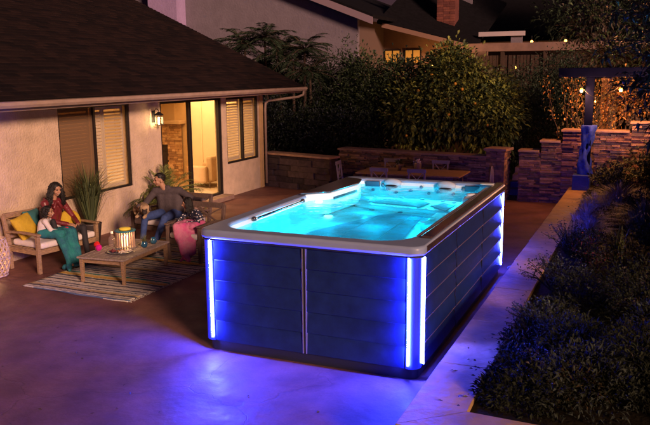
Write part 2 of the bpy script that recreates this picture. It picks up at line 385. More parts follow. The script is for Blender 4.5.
for (x, y, z) in ((.84, 3.46, FZ + .02), (1.31, 3.40, FZ + .02), (.62, 4.22, FZ + .09), (1.05, 4.28, FZ + .09), (1.4, 4.25, FZ + .09), (1.75, 4.2, FZ + .09), (1.95, 4.1, FZ + .09)):
    k = MB(); k.lathe((x, y, z), [(.04, 0), (.04, .008), (.02, .012), (0, .012)], 14); k.build('jet', mat('jet', (.05, .14, .20), .3), spa, smooth=True)
for (x, z) in ((.5, 1.28), (.75, 1.3), (.9, 1.26), (1.15, 1.3), (1.45, 1.27), (1.6, 1.3), (1.85, 1.28)):
    k = MB(); T = Matrix.Rotation(pi / 2, 4, 'X'); k.lathe((x, 4.462, z), [(.026, 0), (.026, .01), (.01, .014), (0, .014)], 12, 0, T); k.build('jet', MATS['jet'], spa, smooth=True)
# left console with grey face, slot and lamps
cons = block([(.12, 2.55), (.42, 2.85), (.50, 3.75), (.40, 4.15), (.12, 4.25)], 1.15, SH + .015, 'console', shellm, .03)
k = MB(); k.prism([(.09, 2.5), (.43, 2.83), (.515, 3.75), (.41, 4.17), (.09, 4.3)], SH + .016, SH + .045); k.build('console_lid', bronzem, cons, bevel=.01)
k = MB(); k.box((.0, 0, 0), (.012, .78, .035), 0, Matrix.Translation((.428, 2.93, 1.355)) @ Matrix.Rotation(-rad(5), 4, 'Z')); k.build('slot', black, cons)
# grab rail along the left wall
k = MB(); k.tube([(.175, .95, 1.40), (.215, 1.0, 1.41), (.215, 2.3, 1.41), (.175, 2.35, 1.40)], .014, 8); k.build('grab_rail', mat('steel', (.5, .5, .52), .2, metal=1), spa, smooth=True)
for yy in (.93, 2.37):
    k = MB(); k.lathe((.19, yy, 1.385), [(.03, 0), (.03, .03), (.018, .05)], 14); k.build('rail_mount', bronzem, spa, smooth=True)
# right console
cons2 = block([(2.46, 3.1), (2.27, 3.25), (2.22, 3.7), (2.46, 3.95)], 1.15, SH - .02, 'console', shellm, .04)
k = MB(); k.lathe((2.34, 3.5, SH - .019), [(.075, 0), (.07, .02), (.04, .03), (0, .03)], 18); k.build('filter_cap', white, cons2, smooth=True)
# head rests on the far rim, dark corner panels
pilm = mat('headrest', (.42, .42, .46), .6)
for x in (.82, 1.72):
    k = MB(); k.ell((x, 4.50, 1.40), (.16, .07, .075)); k.build('headrest', pilm, spa, smooth=True)
    k = MB(); k.ell((x, 4.455, 1.35), (.11, .05, .035)); k.build('headrest_cup', black, spa, smooth=True)
for x0, x1 in ((.36, .60), (2.02, 2.30)):
    k = MB(); k.box((x0, 4.475, 1.33), (x1, 4.52, 1.42)); k.build('speaker_panel', mat('navy_insert', (.03, .06, .10), .4), spa, bevel=.01)
for x in (.66, 1.32, 2.0):
    k = MB(); k.lathe((x, 4.47, 1.36), [(.03, 0), (.026, .012), (.01, .016)], 14, 0, Matrix.Rotation(pi / 2, 4, 'X')); k.build('jet', MATS['jet'], spa, smooth=True)
k = MB(); k.prism(rrect(2.30, 4.27, 2.50, 4.45, .05), SH + .028, SH + .040); k.build('control_panel', white, spa, bevel=.004)
# water
k = MB(); wp = rrect(IX0 + .025, IY0 + .025, IX1 - .025, IY1 - .025, .3, 8, [.32, .40, .32, .28]); k.add([(*p, WZ) for p in wp], [tuple(range(len(wp)))])
k.build('water', glassy('water', (.17, .83, .94), 1.0, .03, bump=.3, bs=5), spa)
# underwater lamps
lampm = mat('pool_lamp', (1, 1, 1), .4, emit=(.5, .95, 1), es=8)
def lamp(x, y, z, e, axis, vis=True):
    if vis:
        k = MB(); T = Matrix.Rotation(pi / 2, 4, axis) if axis else Matrix.Identity(4); k.lathe((x, y, z), [(.05, -.01), (.05, .0), (.03, .012), (0, .014)], 16, 0, T); k.build('underwater_light', lampm, spa, smooth=True)
    ld = bpy.data.lights.new('pool_light', 'POINT'); ld.energy = e; ld.color = (.0, .72, 1.0); ld.shadow_soft_size = .12
    lo = bpy.data.objects.new('pool_light', ld); COL.objects.link(lo); lo.parent = spa
    d = {'X': (0, -.25, 0), 'Y': (.25, 0, 0), '-Y': (-.25, 0, 0), None: (0, 0, .2)}[axis]
    lo.location = Vector((x, y, z)) + Vector(d) - Vector(spa.location)
for (x, y, e) in ((.5, 1.2, 2.6), (1.2, 1.0, 2.6), (1.9, 1.2, 2.4), (.6, 2.3, 2.8), (1.3, 2.3, 2.2), (2.0, 2.2, 2.2), (.8, 3.3, 2.4), (1.6, 3.1, 2.0), (1.3, 4.1, 1.8), (.6, 4.15, 1.6), (2.0, 3.9, 1.6), (1.2, .45, 1.8), (.45, .55, 1.6), (1.95, .5, 1.4), (.35, 1.7, 1.6), (2.2, 1.6, 1.2)):
    ld = bpy.data.lights.new('pool_light', 'POINT'); ld.energy = e * 3.1; ld.color = (.0, .62, 1.0); ld.shadow_soft_size = .02
    lo = bpy.data.objects.new('pool_light', ld); COL.objects.link(lo); lo.parent = spa; lo.location = Vector((x, y, 1.33)) - Vector(spa.location)
for (x, y, sx, sy, rz, e) in ((.235, 2.0, 2.6, .05, -pi / 2, 5), (1.25, 4.43, 1.6, .05, pi, 9)):
    ld = bpy.data.lights.new('pool_strip', 'AREA'); ld.shape = 'RECTANGLE'; ld.size = sx; ld.size_y = sy; ld.energy = e * 1.6; ld.color = (.15, .8, 1.0)
    lo = bpy.data.objects.new('pool_strip', ld); COL.objects.link(lo); lo.parent = spa; lo.location = Vector((x, y, 1.27)) - Vector(spa.location); lo.rotation_euler = (rad(90), 0, rz)
k = MB(); k.ell((.30, 2.69, 1.38), (.06, .03, .02), 0, Matrix.Rotation(rad(45), 4, 'Z')); k.build('console_light', lampm, cons, smooth=True)
k = MB(); k.lathe((.42, 2.75, FZ + .02), [(.07, 0), (.06, .01), (0, .012)], 16); k.build('underwater_light', lampm, spa, smooth=True)

# ------------------------------------------------------------------ house
WX = -5.4
house = thing('house', 'single storey stucco house with dark shingle roof and lit doorway', 'house', (WX, 4.5, 0))
k = MB()
def wbox(y0, y1, z0, z1): k.box((WX - .2, y0, z0), (WX, y1, z1))
wbox(-6, 3.7, 0, 2.66); wbox(3.7, 5.8, 0, .86); wbox(3.7, 5.8, 2.6, 2.66); wbox(5.8, 6.88, 0, 2.66)
wbox(6.88, 9.5, 0, .12); wbox(6.88, 9.5, 2.58, 2.66); wbox(9.5, 9.74, 0, 2.66); wbox(9.74, 11.44, 0, .86); wbox(9.74, 11.44, 2.57, 2.66); wbox(11.44, 11.62, 0, 2.66)
k.build('wall', stucco, house)
k = MB(); k.box((-12, 11.46, 0), (WX - .2, 11.62, 2.66)); k.build('end_wall', stucco, house)
k = MB(); k.prism([(-12, 2.66), (WX, 2.66), (WX - .3, 2.9), (-12, 5.8)], 11.5, 11.6, 0, Matrix(((1, 0, 0, 0), (0, 0, 1, 0), (0, 1, 0, 0), (0, 0, 0, 1)))); k.build('gable_wall', stucco, house)
k = MB(); k.box((WX + .002, 11.50, 0), (WX + .045, 11.66, 2.655)); k.build('corner_trim', mat('ochre_trim', (.55, .36, .17), .7, var=.1), house, bevel=.004)
# roof: stepped shingle courses
roofm = mat('shingles', (.013, .008, .008), .9, var=.3, vs=9, bump=.7, bs=60)
nt = roofm.node_tree; n = nt.nodes; l = nt.links; b = n['Principled BSDF']
uvn = n.new('ShaderNodeUVMap'); br = n.new('ShaderNodeTexBrick'); br.offset = .37; br.inputs['Scale'].default_value = 1
br.inputs['Brick Width'].default_value = .31; br.inputs['Row Height'].default_value = .145; br.inputs['Mortar Size'].default_value = .006
br.inputs['Color1'].default_value = (.034, .017, .015, 1); br.inputs['Color2'].default_value = (.006, .004, .006, 1); br.inputs['Mortar'].default_value = (.008, .006, .006, 1)
l.new(uvn.outputs[0], br.inputs[0])
mx = n.new('ShaderNodeMix'); mx.data_type = 'RGBA'; mx.blend_type = 'MIX'; mx.inputs[0].default_value = .62
l.new(b.inputs['Base Color'].links[0].from_socket, mx.inputs[6]); l.new(br.outputs[0], mx.inputs[7]); l.new(mx.outputs[2], b.inputs['Base Color'])
EX, EZ, SLP = -4.72, 2.80, .46
def shingle_roof(name, y0, y1, ex, ez, slp, run, parent, flip=1):
    k = MB(); ds = .145; L = math.hypot(1, slp); nr = int(run * L / ds); uvs = []
    for i in range(nr):
        a0 = i * ds; a1 = a0 + ds + .01
        x0, z0 = ex - flip * a0 / L, ez + a0 * slp / L; x1, z1 = ex - flip * a1 / L, ez + a1 * slp / L
        z0 += .022; z1 += .004
        segs = 1
        k.add([(x0, y0, z0), (x0, y1, z0), (x1, y1, z1), (x1, y0, z1), (x0, y0, z0 - .02), (x0, y1, z0 - .02)], [(0, 1, 2, 3), (4, 5, 1, 0)])
        uvs += [(y0, a0), (y1, a0), (y1, a0 + ds), (y0, a0 + ds), (y0, a0), (y1, a0), (y1, a0 + .02), (y0, a0 + .02)]
    # deck beneath
    x1 = ex - flip * run; z1 = ez + run * slp
    k.add([(ex, y0, ez - .03), (ex, y1, ez - .03), (x1, y1, z1 - .03), (x1, y0, z1 - .03), (ex, y0, ez), (ex, y1, ez), (x1, y1, z1), (x1, y0, z1)],
          [(0, 3, 2, 1), (4, 5, 6, 7), (0, 1, 5, 4), (1, 2, 6, 5), (3, 0, 4, 7)]); uvs += [(0, 0)] * 20
    o = k.build(name, roofm, parent); uvl = o.data.uv_layers.new(name='UVMap')
    for i, u in enumerate(uvs): uvl.data[i].uv = u
    return o
shingle_roof('roof', -6, 13.0, EX, EZ, SLP, 7.3, house)
XZ = Matrix(((1, 0, 0, 0), (0, 0, 1, 0), (0, 1, 0, 0), (0, 0, 0, 1)))   # (x, z) polygons swept along y
k = MB(); k.box((EX - .06, -6, 2.655), (EX - .03, 12.98, 2.785)); k.build('fascia', trimw, house)
k = MB(); k.prism([(EX - .1, 2.66), (EX - 7, 2.66 + 6.9 * SLP), (EX - 7, 2.74 + 7 * SLP), (EX - .02, 2.76)], 12.96, 13.0, 0, XZ); k.build('rake_board', mat('rake', (.10, .06, .06), .7), house)
k = MB(); k.box((WX + .001, -6, 2.62), (EX - .06, 12.96, 2.654)); k.build('soffit', trimw, house)
k = MB(); k.tube([(0, 0, 0)] * 2, .01) if False else None
prof = [(EX - .028, 2.70), (EX - .0, 2.675), (EX + .06, 2.675), (EX + .085, 2.72), (EX + .08, 2.77), (EX + .095, 2.785), (EX + .07, 2.785), (EX + .065, 2.73), (EX + .05, 2.69), (EX + .0, 2.69), (EX - .015, 2.71), (EX - .028, 2.785)]
k.prism(prof, -6, 13.1, 0, XZ); k.build('gutter', trimw, house)
k = MB(); k.tube([(EX + .02, 12.95, 2.69), (EX + .02, 12.93, 2.56), (EX - .06, 12.75, 2.50), (WX + .12, 11.85, 2.42), (WX + .08, 11.75, 2.36), (WX + .08, 11.72, 2.2), (WX + .08, 11.72, .1)], .038, 8); k.build('downspout', trimw, house, smooth=True)

glassc = glassy('window_glass', (.92, .9, .86), 1.0, .02)
glassd = glassy('screened_glass', (.50, .38, .26), .8, .06, base=.45, bcol=(.36, .24, .145))
shutm = mat('shutter_paint', (.80, .70, .56), .5)
def shutter(y0, y1, z0, z1, x, parent, tilt=38):
    k = MB(); fw = .045
    k.box((x - .015, y0, z0), (x + .015, y0 + fw, z1)); k.box((x - .015, y1 - fw, z0), (x + .015, y1, z1))
    k.box((x - .015, y0 + fw, z0), (x + .015, y1 - fw, z0 + .07)); k.box((x - .015, y0 + fw, z1 - .07), (x + .015, y1 - fw, z1))
    o = k.build('shutter', shutm, parent)
    k = MB(); z = z0 + .10
    while z < z1 - .1:
        T = Matrix.Translation((x, 0, z)) @ Matrix.Rotation(rad(tilt), 4, 'Y'); k.box((-.034, y0 + fw + .004, -.005), (.034, y1 - fw - .004, .005), 0, T); z += .068
    k.build('louvres', shutm, o)
def frame(y0, y1, z0, z1, x, parent, fw=.05, bars=(), name='frame', m=None, fx=.06):
    k = MB(); k.box((x - fx / 2, y0, z0), (x + fx / 2, y0 + fw, z1)); k.box((x - fx / 2, y1 - fw, z0), (x + fx / 2, y1, z1))
    k.box((x - fx / 2, y0 + fw, z0), (x + fx / 2, y1 - fw, z0 + fw)); k.box((x - fx / 2, y0 + fw, z1 - fw), (x + fx / 2, y1 - fw, z1))
    for b_ in bars: k.box((x - fx / 2 - .004, b_ - fw * .6, z0 + fw), (x + fx / 2 + .004, b_ + fw * .6, z1 - fw))
    return k.build(name, m or trimdark, parent)
def pane(y0, y1, z0, z1, x, m, parent):
    k = MB(); k.box((x - .003, y0, z0), (x + .003, y1, z1)); k.build('glass', m, parent)
win = frame(3.7, 5.8, .86, 2.6, WX - .05, house, .045, (4.72,), 'window')
pane(3.75, 4.69, .91, 2.55, WX - .055, glassd, win); pane(4.75, 5.75, .91, 2.55, WX - .045, glassc, win)
shutter(3.78, 4.68, .90, 2.56, WX - .14, win); shutter(4.74, 5.08, .90, 2.56, WX - .14, win, 60); shutter(5.09, 5.72, .90, 2.56, WX - .14, win, 25)
win2 = frame(9.74, 11.44, .86, 2.57, WX - .05, house, .05, (10.62,), 'window')
pane(9.79, 10.59, .91, 2.52, WX - .045, glassc, win2); pane(10.65, 11.39, .91, 2.52, WX - .055, glassc, win2)
shutter(9.80, 10.58, .92, 2.52, WX - .14, win2, 30); shutter(10.64, 11.38, .92, 2.52, WX - .14, win2, 30)
door = frame(6.88, 9.5, .12, 2.58, WX - .06, house, .055, (8.10,), 'sliding_door', fx=.09)
pane(6.935, 8.07, .175, 2.525, WX - .05, glassy('door_glass', (.78, .68, .55), .9, .02, base=.03, bcol=(.2, .14, .1)), door)
k = MB(); k.box((WX - .11, 9.40, .18), (WX - .03, 9.44, 2.52)); k.build('door_edge', trimdark, door)
k = MB(); k.box((WX + .001, 6.8, 0.002), (WX + .28, 9.55, .115)); k.build('door_step', mat('step_conc', (.25, .16, .13), .8, var=.2), house, bevel=.01)
# room behind
creamw = mat('cream_panelling', (.74, .58, .38), .7, var=.04, vs=3)
k = MB(); k.box((-9.6, 2.5, .10), (WX - .2, 11.46, .12)); k.build('room_floor', mat('room_carpet', (.50, .40, .30), .9, var=.1, bump=.3, bs=90), house)
k = MB(); k.box((-9.6, 2.5, 2.56), (WX - .201, 11.46, 2.6)); k.build('room_ceiling', creamw, house)
k = MB(); k.box((-9.7, 2.5, .12), (-9.6, 11.46, 2.6)); k.box((-9.6, 2.4, .12), (-5.6, 2.5, 2.6)); k.box((-9.6, 11.40, .12), (-5.6, 11.46, 2.6))
for i in range(14): k.box((-9.6, 5.0 + i * .46, .25), (-9.575, 5.05 + i * .46, 2.5))
for i in range(9): k.box((-9.5 + i * .45, 11.375, .25), (-9.45 + i * .45, 11.40, 2.5))
k.build('room_wall', creamw, house)
rl = bpy.data.lights.new('ceiling_lamp', 'AREA'); rl.energy = 150; rl.size = 1.6; rl.color = (1, .60, .24)
ro = bpy.data.objects.new('ceiling_lamp', rl); COL.objects.link(ro); ro.location = (-7.4, 8.2, 2.5)
ro2 = bpy.data.objects.new('ceiling_lamp', rl.copy()); ro2.data.energy = 55; COL.objects.link(ro2); ro2.location = (-6.9, 10.6, 2.5)
ro3 = bpy.data.objects.new('ceiling_lamp', rl.copy()); ro3.data.energy = 40; COL.objects.link(ro3); ro3.location = (-7.2, 4.6, 2.5)

# armchair indoors
ac = thing('armchair', 'tan upholstered armchair inside the lit open doorway', 'armchair', (-6.55, 10.55, .12))
upm = mat('upholstery', (.52, .36, .22), .9, var=.08, vs=6, bump=.2, bs=90)

ax, ay = -6.55, 10.55
k = MB(); k.box((ax - .38, ay - .33, .26), (ax + .30, ay + .33, .54)); k.build('seat', upm, ac, bevel=.05)
k = MB(); k.box((ax + .18, ay - .36, .3), (ax + .38, ay + .36, .98)); k.build('backrest', upm, ac, bevel=.06)
for s_ in (-1, 1):
    k = MB(); k.box((ax - .38, ay + s_ * .40 - .07, .26), (ax + .25, ay + s_ * .40 + .07, .72)); k.build('armrest', upm, ac, bevel=.05)
    for x in (-.32, .3):
        k = MB(); k.cap((ax + x, ay + s_ * .36, .13), (ax + x, ay + s_ * .36, .26), .014, .022); k.build('leg', woodd, ac, smooth=True)
# fireplace on the far wall of the room
fp = thing('fireplace', 'stone framed fireplace with dark opening seen through the sliding glass door', 'fireplace', (-8.5, 11.2, .12))
tones = [mat('stone_tone', (.50, .33, .18), .8, var=.2), mat('stone_tone_b', (.33, .21, .12), .8, var=.2), mat('stone_tone_c', (.62, .45, .27), .8, var=.2)]
k = MB(); rr = random.Random(3)
def stones(k, x0, x1, z0, z1, y, hmin=.05, hmax=.09, lmin=.08, lmax=.2, dep=.04, nm=3, T=None, rr=rr):
    z = z0
    while z < z1 - .01:
        h = min(rr.uniform(hmin, hmax), z1 - z); 
        if z1 - z - h < hmin * .5: h = z1 - z
        x = x0
        while x < x1 - .005:
            L = min(rr.uniform(lmin, lmax), x1 - x)
            if x1 - x - L < lmin * .4: L = x1 - x
            p = rr.uniform(.0, dep)
            k.box((x + .003, y - p, z + .003), (x + L - .003, y + .06, z + h - .003), rr.randrange(nm), T); x += L
        z += h
stones(k, -8.3, -7.85, .12, 1.75, 11.25); stones(k, -9.3, -8.9, .12, 1.75, 11.25); stones(k, -8.9, -8.3, 1.15, 1.75, 11.25)
k.build('surround', tones, fp)
k = MB(); k.box((-8.9, 11.24, .12), (-8.3, 11.3, 1.15)); k.build('firebox', black, fp)
k = MB(); k.box((-9.4, 11.05, 1.76), (-7.75, 11.39, 1.86)); k.build('mantel', mat('mantel', (.6, .5, .4), .6), fp, bevel=.01)

# ------------------------------------------------------------------ wall sconce
sc_ = thing('wall_lantern', 'black glass sided lantern mounted on the stucco wall, lit', 'wall lamp', (WX, 6.62, 2.1))
def ylb(a, b, name, m, par, bev=.004): k = MB(); k.box(a, b); return k.build(name, m, par, bevel=bev)
ylb((WX + .002, 6.56, 2.14), (WX + .02, 6.68, 2.40), 'back_plate', black, sc_)
k = MB(); k.tube([(WX + .02, 6.62, 2.36), (WX + .08, 6.62, 2.44), (WX + .14, 6.62, 2.42), (WX + .15, 6.62, 2.37)], .009); k.build('arm', black, sc_, smooth=True)
k = MB(); k.lathe((WX + .15, 6.62, 2.30), [(.10, 0), (.10, .015), (.045, .06), (.02, .075), (0, .08)], 4, 0, Matrix.Rotation(pi / 4, 4, 'Z')); k.build('hood', black, sc_)
k = MB()
for a in (-1, 1):
    for b_ in (-1, 1): k.bar((WX + .15 + a * .062, 6.62 + b_ * .062, 2.10), (WX + .15 + a * .062, 6.62 + b_ * .062, 2.30), .011)
k.box((WX + .08, 6.55, 2.085), (WX + .22, 6.69, 2.10)); k.build('cage', black, sc_)
k = MB(); k.box((WX + .098, 6.568, 2.105), (WX + .202, 6.672, 2.295)); k.build('glass', glassy('lamp_glass', (.92, .88, .8), .6, .1), sc_)
k = MB(); k.cap((WX + .15, 6.62, 2.13), (WX + .15, 6.62, 2.24), .022); k.build('bulb', mat('sconce_bulb', (1, .9, .7), .5, emit=(1, .66, .3), es=130), sc_, smooth=True)

# ------------------------------------------------------------------ ledgestone walls
lst = [mat('ledge_a', (.34, .17, .13), .85, var=.3, vs=9, bump=.7, bs=25), mat('ledge_b', (.23, .115, .10), .85, var=.3, vs=9, bump=.7, bs=25),
       mat('ledge_c', (.44, .25, .17), .85, var=.3, vs=9, bump=.7, bs=25), mat('ledge_d', (.15, .095, .095), .85, var=.3, vs=9, bump=.7, bs=25)]
capm = mat('wall_cap', (.40, .24, .18), .75, var=.2, vs=5, bump=.5, bs=15)
def TL(x, y, a): return Matrix.Translation((x, y, 0)) @ Matrix.Rotation(a, 4, 'Z')
rr2 = random.Random(11)
lw = thing('ledgestone_wall', 'tall stacked ledgestone wall stepping up to the right beside the opening', 'stone wall', (2.2, 11.9, 0))
def leg(par, T, segs, th=.4, lm=(.12, .45), hm=(.028, .062)):
    k = MB(); c = MB()
    for (x0, x1, z1) in segs:
        k.box((x0 + .02, .03, 0), (x1 - .02, th, z1 - .055), 3, T)
        stones(k, x0, x1, .0, z1 - .055, .0, hm[0], hm[1], lm[0], lm[1], .07, 4, T, rr2)
        c.box((x0 - .04, -.07, z1 - .052), (x1 + .02, th + .05, z1), 0, T)
    k.build('stonework', lst, par); 
    for i, (x0, x1, z1) in enumerate(segs):
        c = MB(); c.box((x0 - .04, -.075, z1 - .054), (x1 + (.03 if i == len(segs) - 1 else -.045), th + .05, z1), 0, T); c.build('cap_stone', capm, par, bevel=.01)
leg(lw, TL(1.72, 11.74, 0), [(0, .51, 1.28), (.51, 1.0, 1.53), (1.0, 2.53, 1.80), (2.53, 7.0, 2.01)])
k = MB(); stones(k, 0, .4, 0, 1.22, 0, .035, .085, .1, .3, .03, 4, TL(1.72, 12.14, -pi / 2), rr2); k.build('end_stonework', lst, lw)
lb = thing('garden_wall', 'low dark stone garden wall running from the house corner', 'stone wall', (-4.5, 11.9, 0))
_keep = lst; lst = [mat('dim_ledge_' + q, c, .9, var=.25, vs=9, bump=.5, bs=20) for q, c in (('a', (.085, .06, .07)), ('b', (.065, .048, .055)), ('c', (.10, .07, .075)), ('d', (.05, .038, .045)))]  # darker copies of the ledge tones paint the shade on this wall
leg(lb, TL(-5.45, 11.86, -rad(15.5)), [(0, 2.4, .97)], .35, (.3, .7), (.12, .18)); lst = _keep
mb = thing('garden_wall', 'long low stone wall with a pillar behind the dining table', 'stone wall', (-1, 12.1, 0))
leg(mb, TL(-3.35, 12.42, -rad(9.5)), [(0, 4.55, 1.10)], .35)
k = MB(); T = TL(.92, 11.62, -rad(9.5))
k.box((.03, .03, 0), (.45, .42, 1.24), 3, T); stones(k, 0, .48, 0, 1.24, 0, .035, .085, .1, .3, .03, 4, T, rr2)
stones(k, 0, .46, 0, 1.24, 0, .035, .085, .1, .3, .03, 4, T @ TL(.45, 0, pi / 2), rr2)
k.build('pillar', lst, mb); k = MB(); k.box((-.05, -.06, 1.243), (.53, .5, 1.31), 0, T); k.build('pillar_cap', capm, mb, bevel=.01)
# steps in the opening
k = MB()
for i in range(4): k.box((1.30, 12.6 + i * .36, .0), (2.3, 12.98 + i * .36 - .002, .15 + i * .15))
tag(k.build('garden_steps', mat('step_stone', (.3, .2, .18), .8, var=.3, bump=.5, bs=12), bevel=.01, origin=(1.8, 12.6, 0)), 'dark stone steps rising through the gap between two walls', 'steps')

# ------------------------------------------------------------------ pergola with string lights
pg = thing('pergola', 'blue painted pergola post and beam with stone base at the kerb end', 'pergola', (3.22, 11.4, 0))
bluem = mat('blue_paint', (.004, .005, .022), .95, var=.2, vs=4); bluem.node_tree.nodes['Principled BSDF'].inputs['Specular IOR Level'].default_value = 0
k = MB(); k.box((3.03, 11.20, KZ + .002), (3.42, 11.58, .78)); k.build('base_block', mat('blue_block', (.03, .06, .30), .7, var=.25, vs=6, bump=.5, bs=14), pg, bevel=.015)
k = MB(); k.box((3.21, 11.36, .782), (3.39, 11.54, 3.04)); k.build('post', bluem, pg, bevel=.01)
k = MB(); k.box((2.60, 11.33, 3.042), (7.2, 11.57, 3.25)); k.build('beam', bluem, pg, bevel=.008)
k = MB(); k.box((3.45, 13.0, 0), (3.68, 13.22, 3.0)); k.build('rear_post', mat('warm_post', (.32, .16, .08), .7, var=.25, vs=6), pg, bevel=.01)
k = MB(); k.box((2.6, 13.0, 3.002), (7.2, 13.2, 3.18)); k.build('rear_beam', bluem, pg)
k = MB(); prof_ = []; N_ = 40; nn_ = 26; vs = []; fs = []  # added sleeve; its blue paints the blue light on the lower post
for i in range(N_ + 1):
    t = i / N_
    for j in range(nn_):
        a = 2 * pi * j / nn_; r = .135 + .02 * sin(a * 5 + t * 9) + .014 * sin(a * 3 - t * 17) + .025 * sin(t * 7 + 1) + .012 * mnoise.noise(Vector((cos(a) * 2, sin(a) * 2, t * 9)))
        vs.append(Vector((3.29 + r * cos(a) - .03 * sin(t * 5), 11.45 + r * sin(a), .785 + t * 1.15)))
for i in range(N_):
    for j in range(nn_): fs.append((i * nn_ + j, i * nn_ + (j + 1) % nn_, (i + 1) * nn_ + (j + 1) % nn_, (i + 1) * nn_ + j))
k.add(vs, fs + [tuple(range(N_ * nn_, (N_ + 1) * nn_))])
tag(k.build('draped_cloth', mat('blue_cloth', (.02, .05, .42), .8, var=.3, vs=9, bump=.6, bs=20), smooth=True, origin=(3.24, 11.45, .8)), 'blue cloth wrapped round the lower part of the pergola post', 'cloth')
bulbm = mat('bulb_glow', (1, .8, .5), .4, emit=(1, .27, .015), es=7)
sl = thing('string_lights', 'string of small warm bulbs hanging under the pergola beam', 'string lights', (3.2, 11.27, 2.9))
bp_ = [(2.65, 3.0), (3.13, 2.74), (3.44, 2.49), (3.97, 2.76), (4.6, 2.9), (5.6, 2.7)]
k = MB(); wpts = []
for i in range(len(bp_) - 1):
    for j in range(6):
        t = j / 6; x = bp_[i][0] + (bp_[i + 1][0] - bp_[i][0]) * t; z = bp_[i][1] + (bp_[i + 1][1] - bp_[i][1]) * t + .09 - .05 * sin(pi * t); wpts.append((x, 11.27, z))
k.tube(wpts, .005, 5); k.build('wire', black, sl)
for i, (x, z) in enumerate(bp_[1:5]):
    k = MB(); k.cap((x, 11.27, z + .05), (x, 11.27, z + .085), .014); k.build('socket', black, sl, smooth=True)
    k = MB(); r = .042 if i != 1 else .018; k.ell((x, 11.27, z), (r, r, r * 1.25)); k.build('bulb', bulbm, sl, smooth=True)
    ld = bpy.data.lights.new('bulb_light', 'POINT'); ld.energy = 75 if i != 1 else 12; ld.color = (1, .36, .11); ld.shadow_soft_size = .03
    lo = bpy.data.objects.new('bulb_light', ld); COL.objects.link(lo); lo.parent = sl; lo.location = Vector((x, 11.20, z - .08)) - Vector(sl.location)

# ------------------------------------------------------------------ outdoor furniture
def place(o, x, y, a=0, z=0): o.location = (x, y, z); o.rotation_euler = (0, 0, a); return o
def bench(name, label, cat, w, wood, dep=.78, lattice=True):
    """local: x along the seat, y to the back, front left corner at the origin"""
    t = thing(name, label, cat)
    p = .06; sh = .40; bh = .90
    for x in (p / 2, w - p / 2):
        k = MB(); k.bar((x, p / 2, 0), (x, p / 2, .62), p, p); k.build('leg', wood, t, bevel=.006)
        k = MB(); k.bar((x, dep - p / 2, 0), (x, dep - .02 + .0, sh), p, p); k.bar((x, dep - p / 2 + .008, sh), (x, dep + .09, bh), p, p * .9); k.build('leg', wood, t, bevel=.006)
        k = MB(); k.bar((x, -.03, .645), (x, dep * .55, .655), .075, .035); k.bar((x, dep * .55 - .01, .655), (x, dep + .04, .625), .07, .035); k.build('armrest', wood, t, bevel=.012)
        k = MB(); k.bar((x, p, sh - .05), (x, dep - p, sh - .05), .035, .08); k.build('side_rail', wood, t)
    k = MB(); k.box((p, .01, sh - .09), (w - p, .045, sh - .005)); k.box((p, dep - .05, sh - .09), (w - p, dep - .015, sh - .005))
    for i in range(7): k.box((p, .07 + i * (dep - .14) / 7, sh - .022), (w - p, .07 + (i + .75) * (dep - .14) / 7, sh - .003))
    k.build('seat', wood, t, bevel=.004)
    k = MB(); k.bar((.02, dep + .085, bh - .02), (w - .02, dep + .085, bh - .02), .035, .09); k.bar((p, dep + .03, sh + .13), (w - p, dep + .03, sh + .13), .03, .05)
    npan = max(1, round(w / .55)); 
    for i in range(npan):
        x0 = p + (w - 2 * p) * i / npan; x1 = p + (w - 2 * p) * (i + 1) / npan
        if i: k.bar((x0, dep + .03, sh + .13), (x0, dep + .08, bh - .05), .035, .03)
        k.bar((x0 + .02, dep + .03, sh + .15), (x1 - .02, dep + .08, bh - .06), .035, .02); k.bar((x1 - .02, dep + .034, sh + .15), (x0 + .02, dep + .084, bh - .06), .035, .02)
    k.build('backrest', wood, t, bevel=.004)
    k = MB(); k.box((p + .01, .0, sh + .0), (w - p - .01, dep - .05, sh + .105)); k.build('seat_cushion', cushw, t, bevel=.04, seg=4)
    return t
b1 = bench('garden_bench', 'teak two seat bench with cream cushion against the stucco wall', 'bench', 1.28, woodb)
A1 = rad(82); place(b1, -4.30, 1.85, A1)
b2 = bench('garden_armchair', 'wooden armchair with crossed back beside the spa corner', 'armchair', .72, woodd, .72); place(b2, -2.93, 3.42, rad(-2))
b3 = bench('garden_bench', 'dark wooden two seat bench under the man in the grey sweater', 'bench', 1.28, woodd); place(b3, -4.28, 4.22, rad(-2))

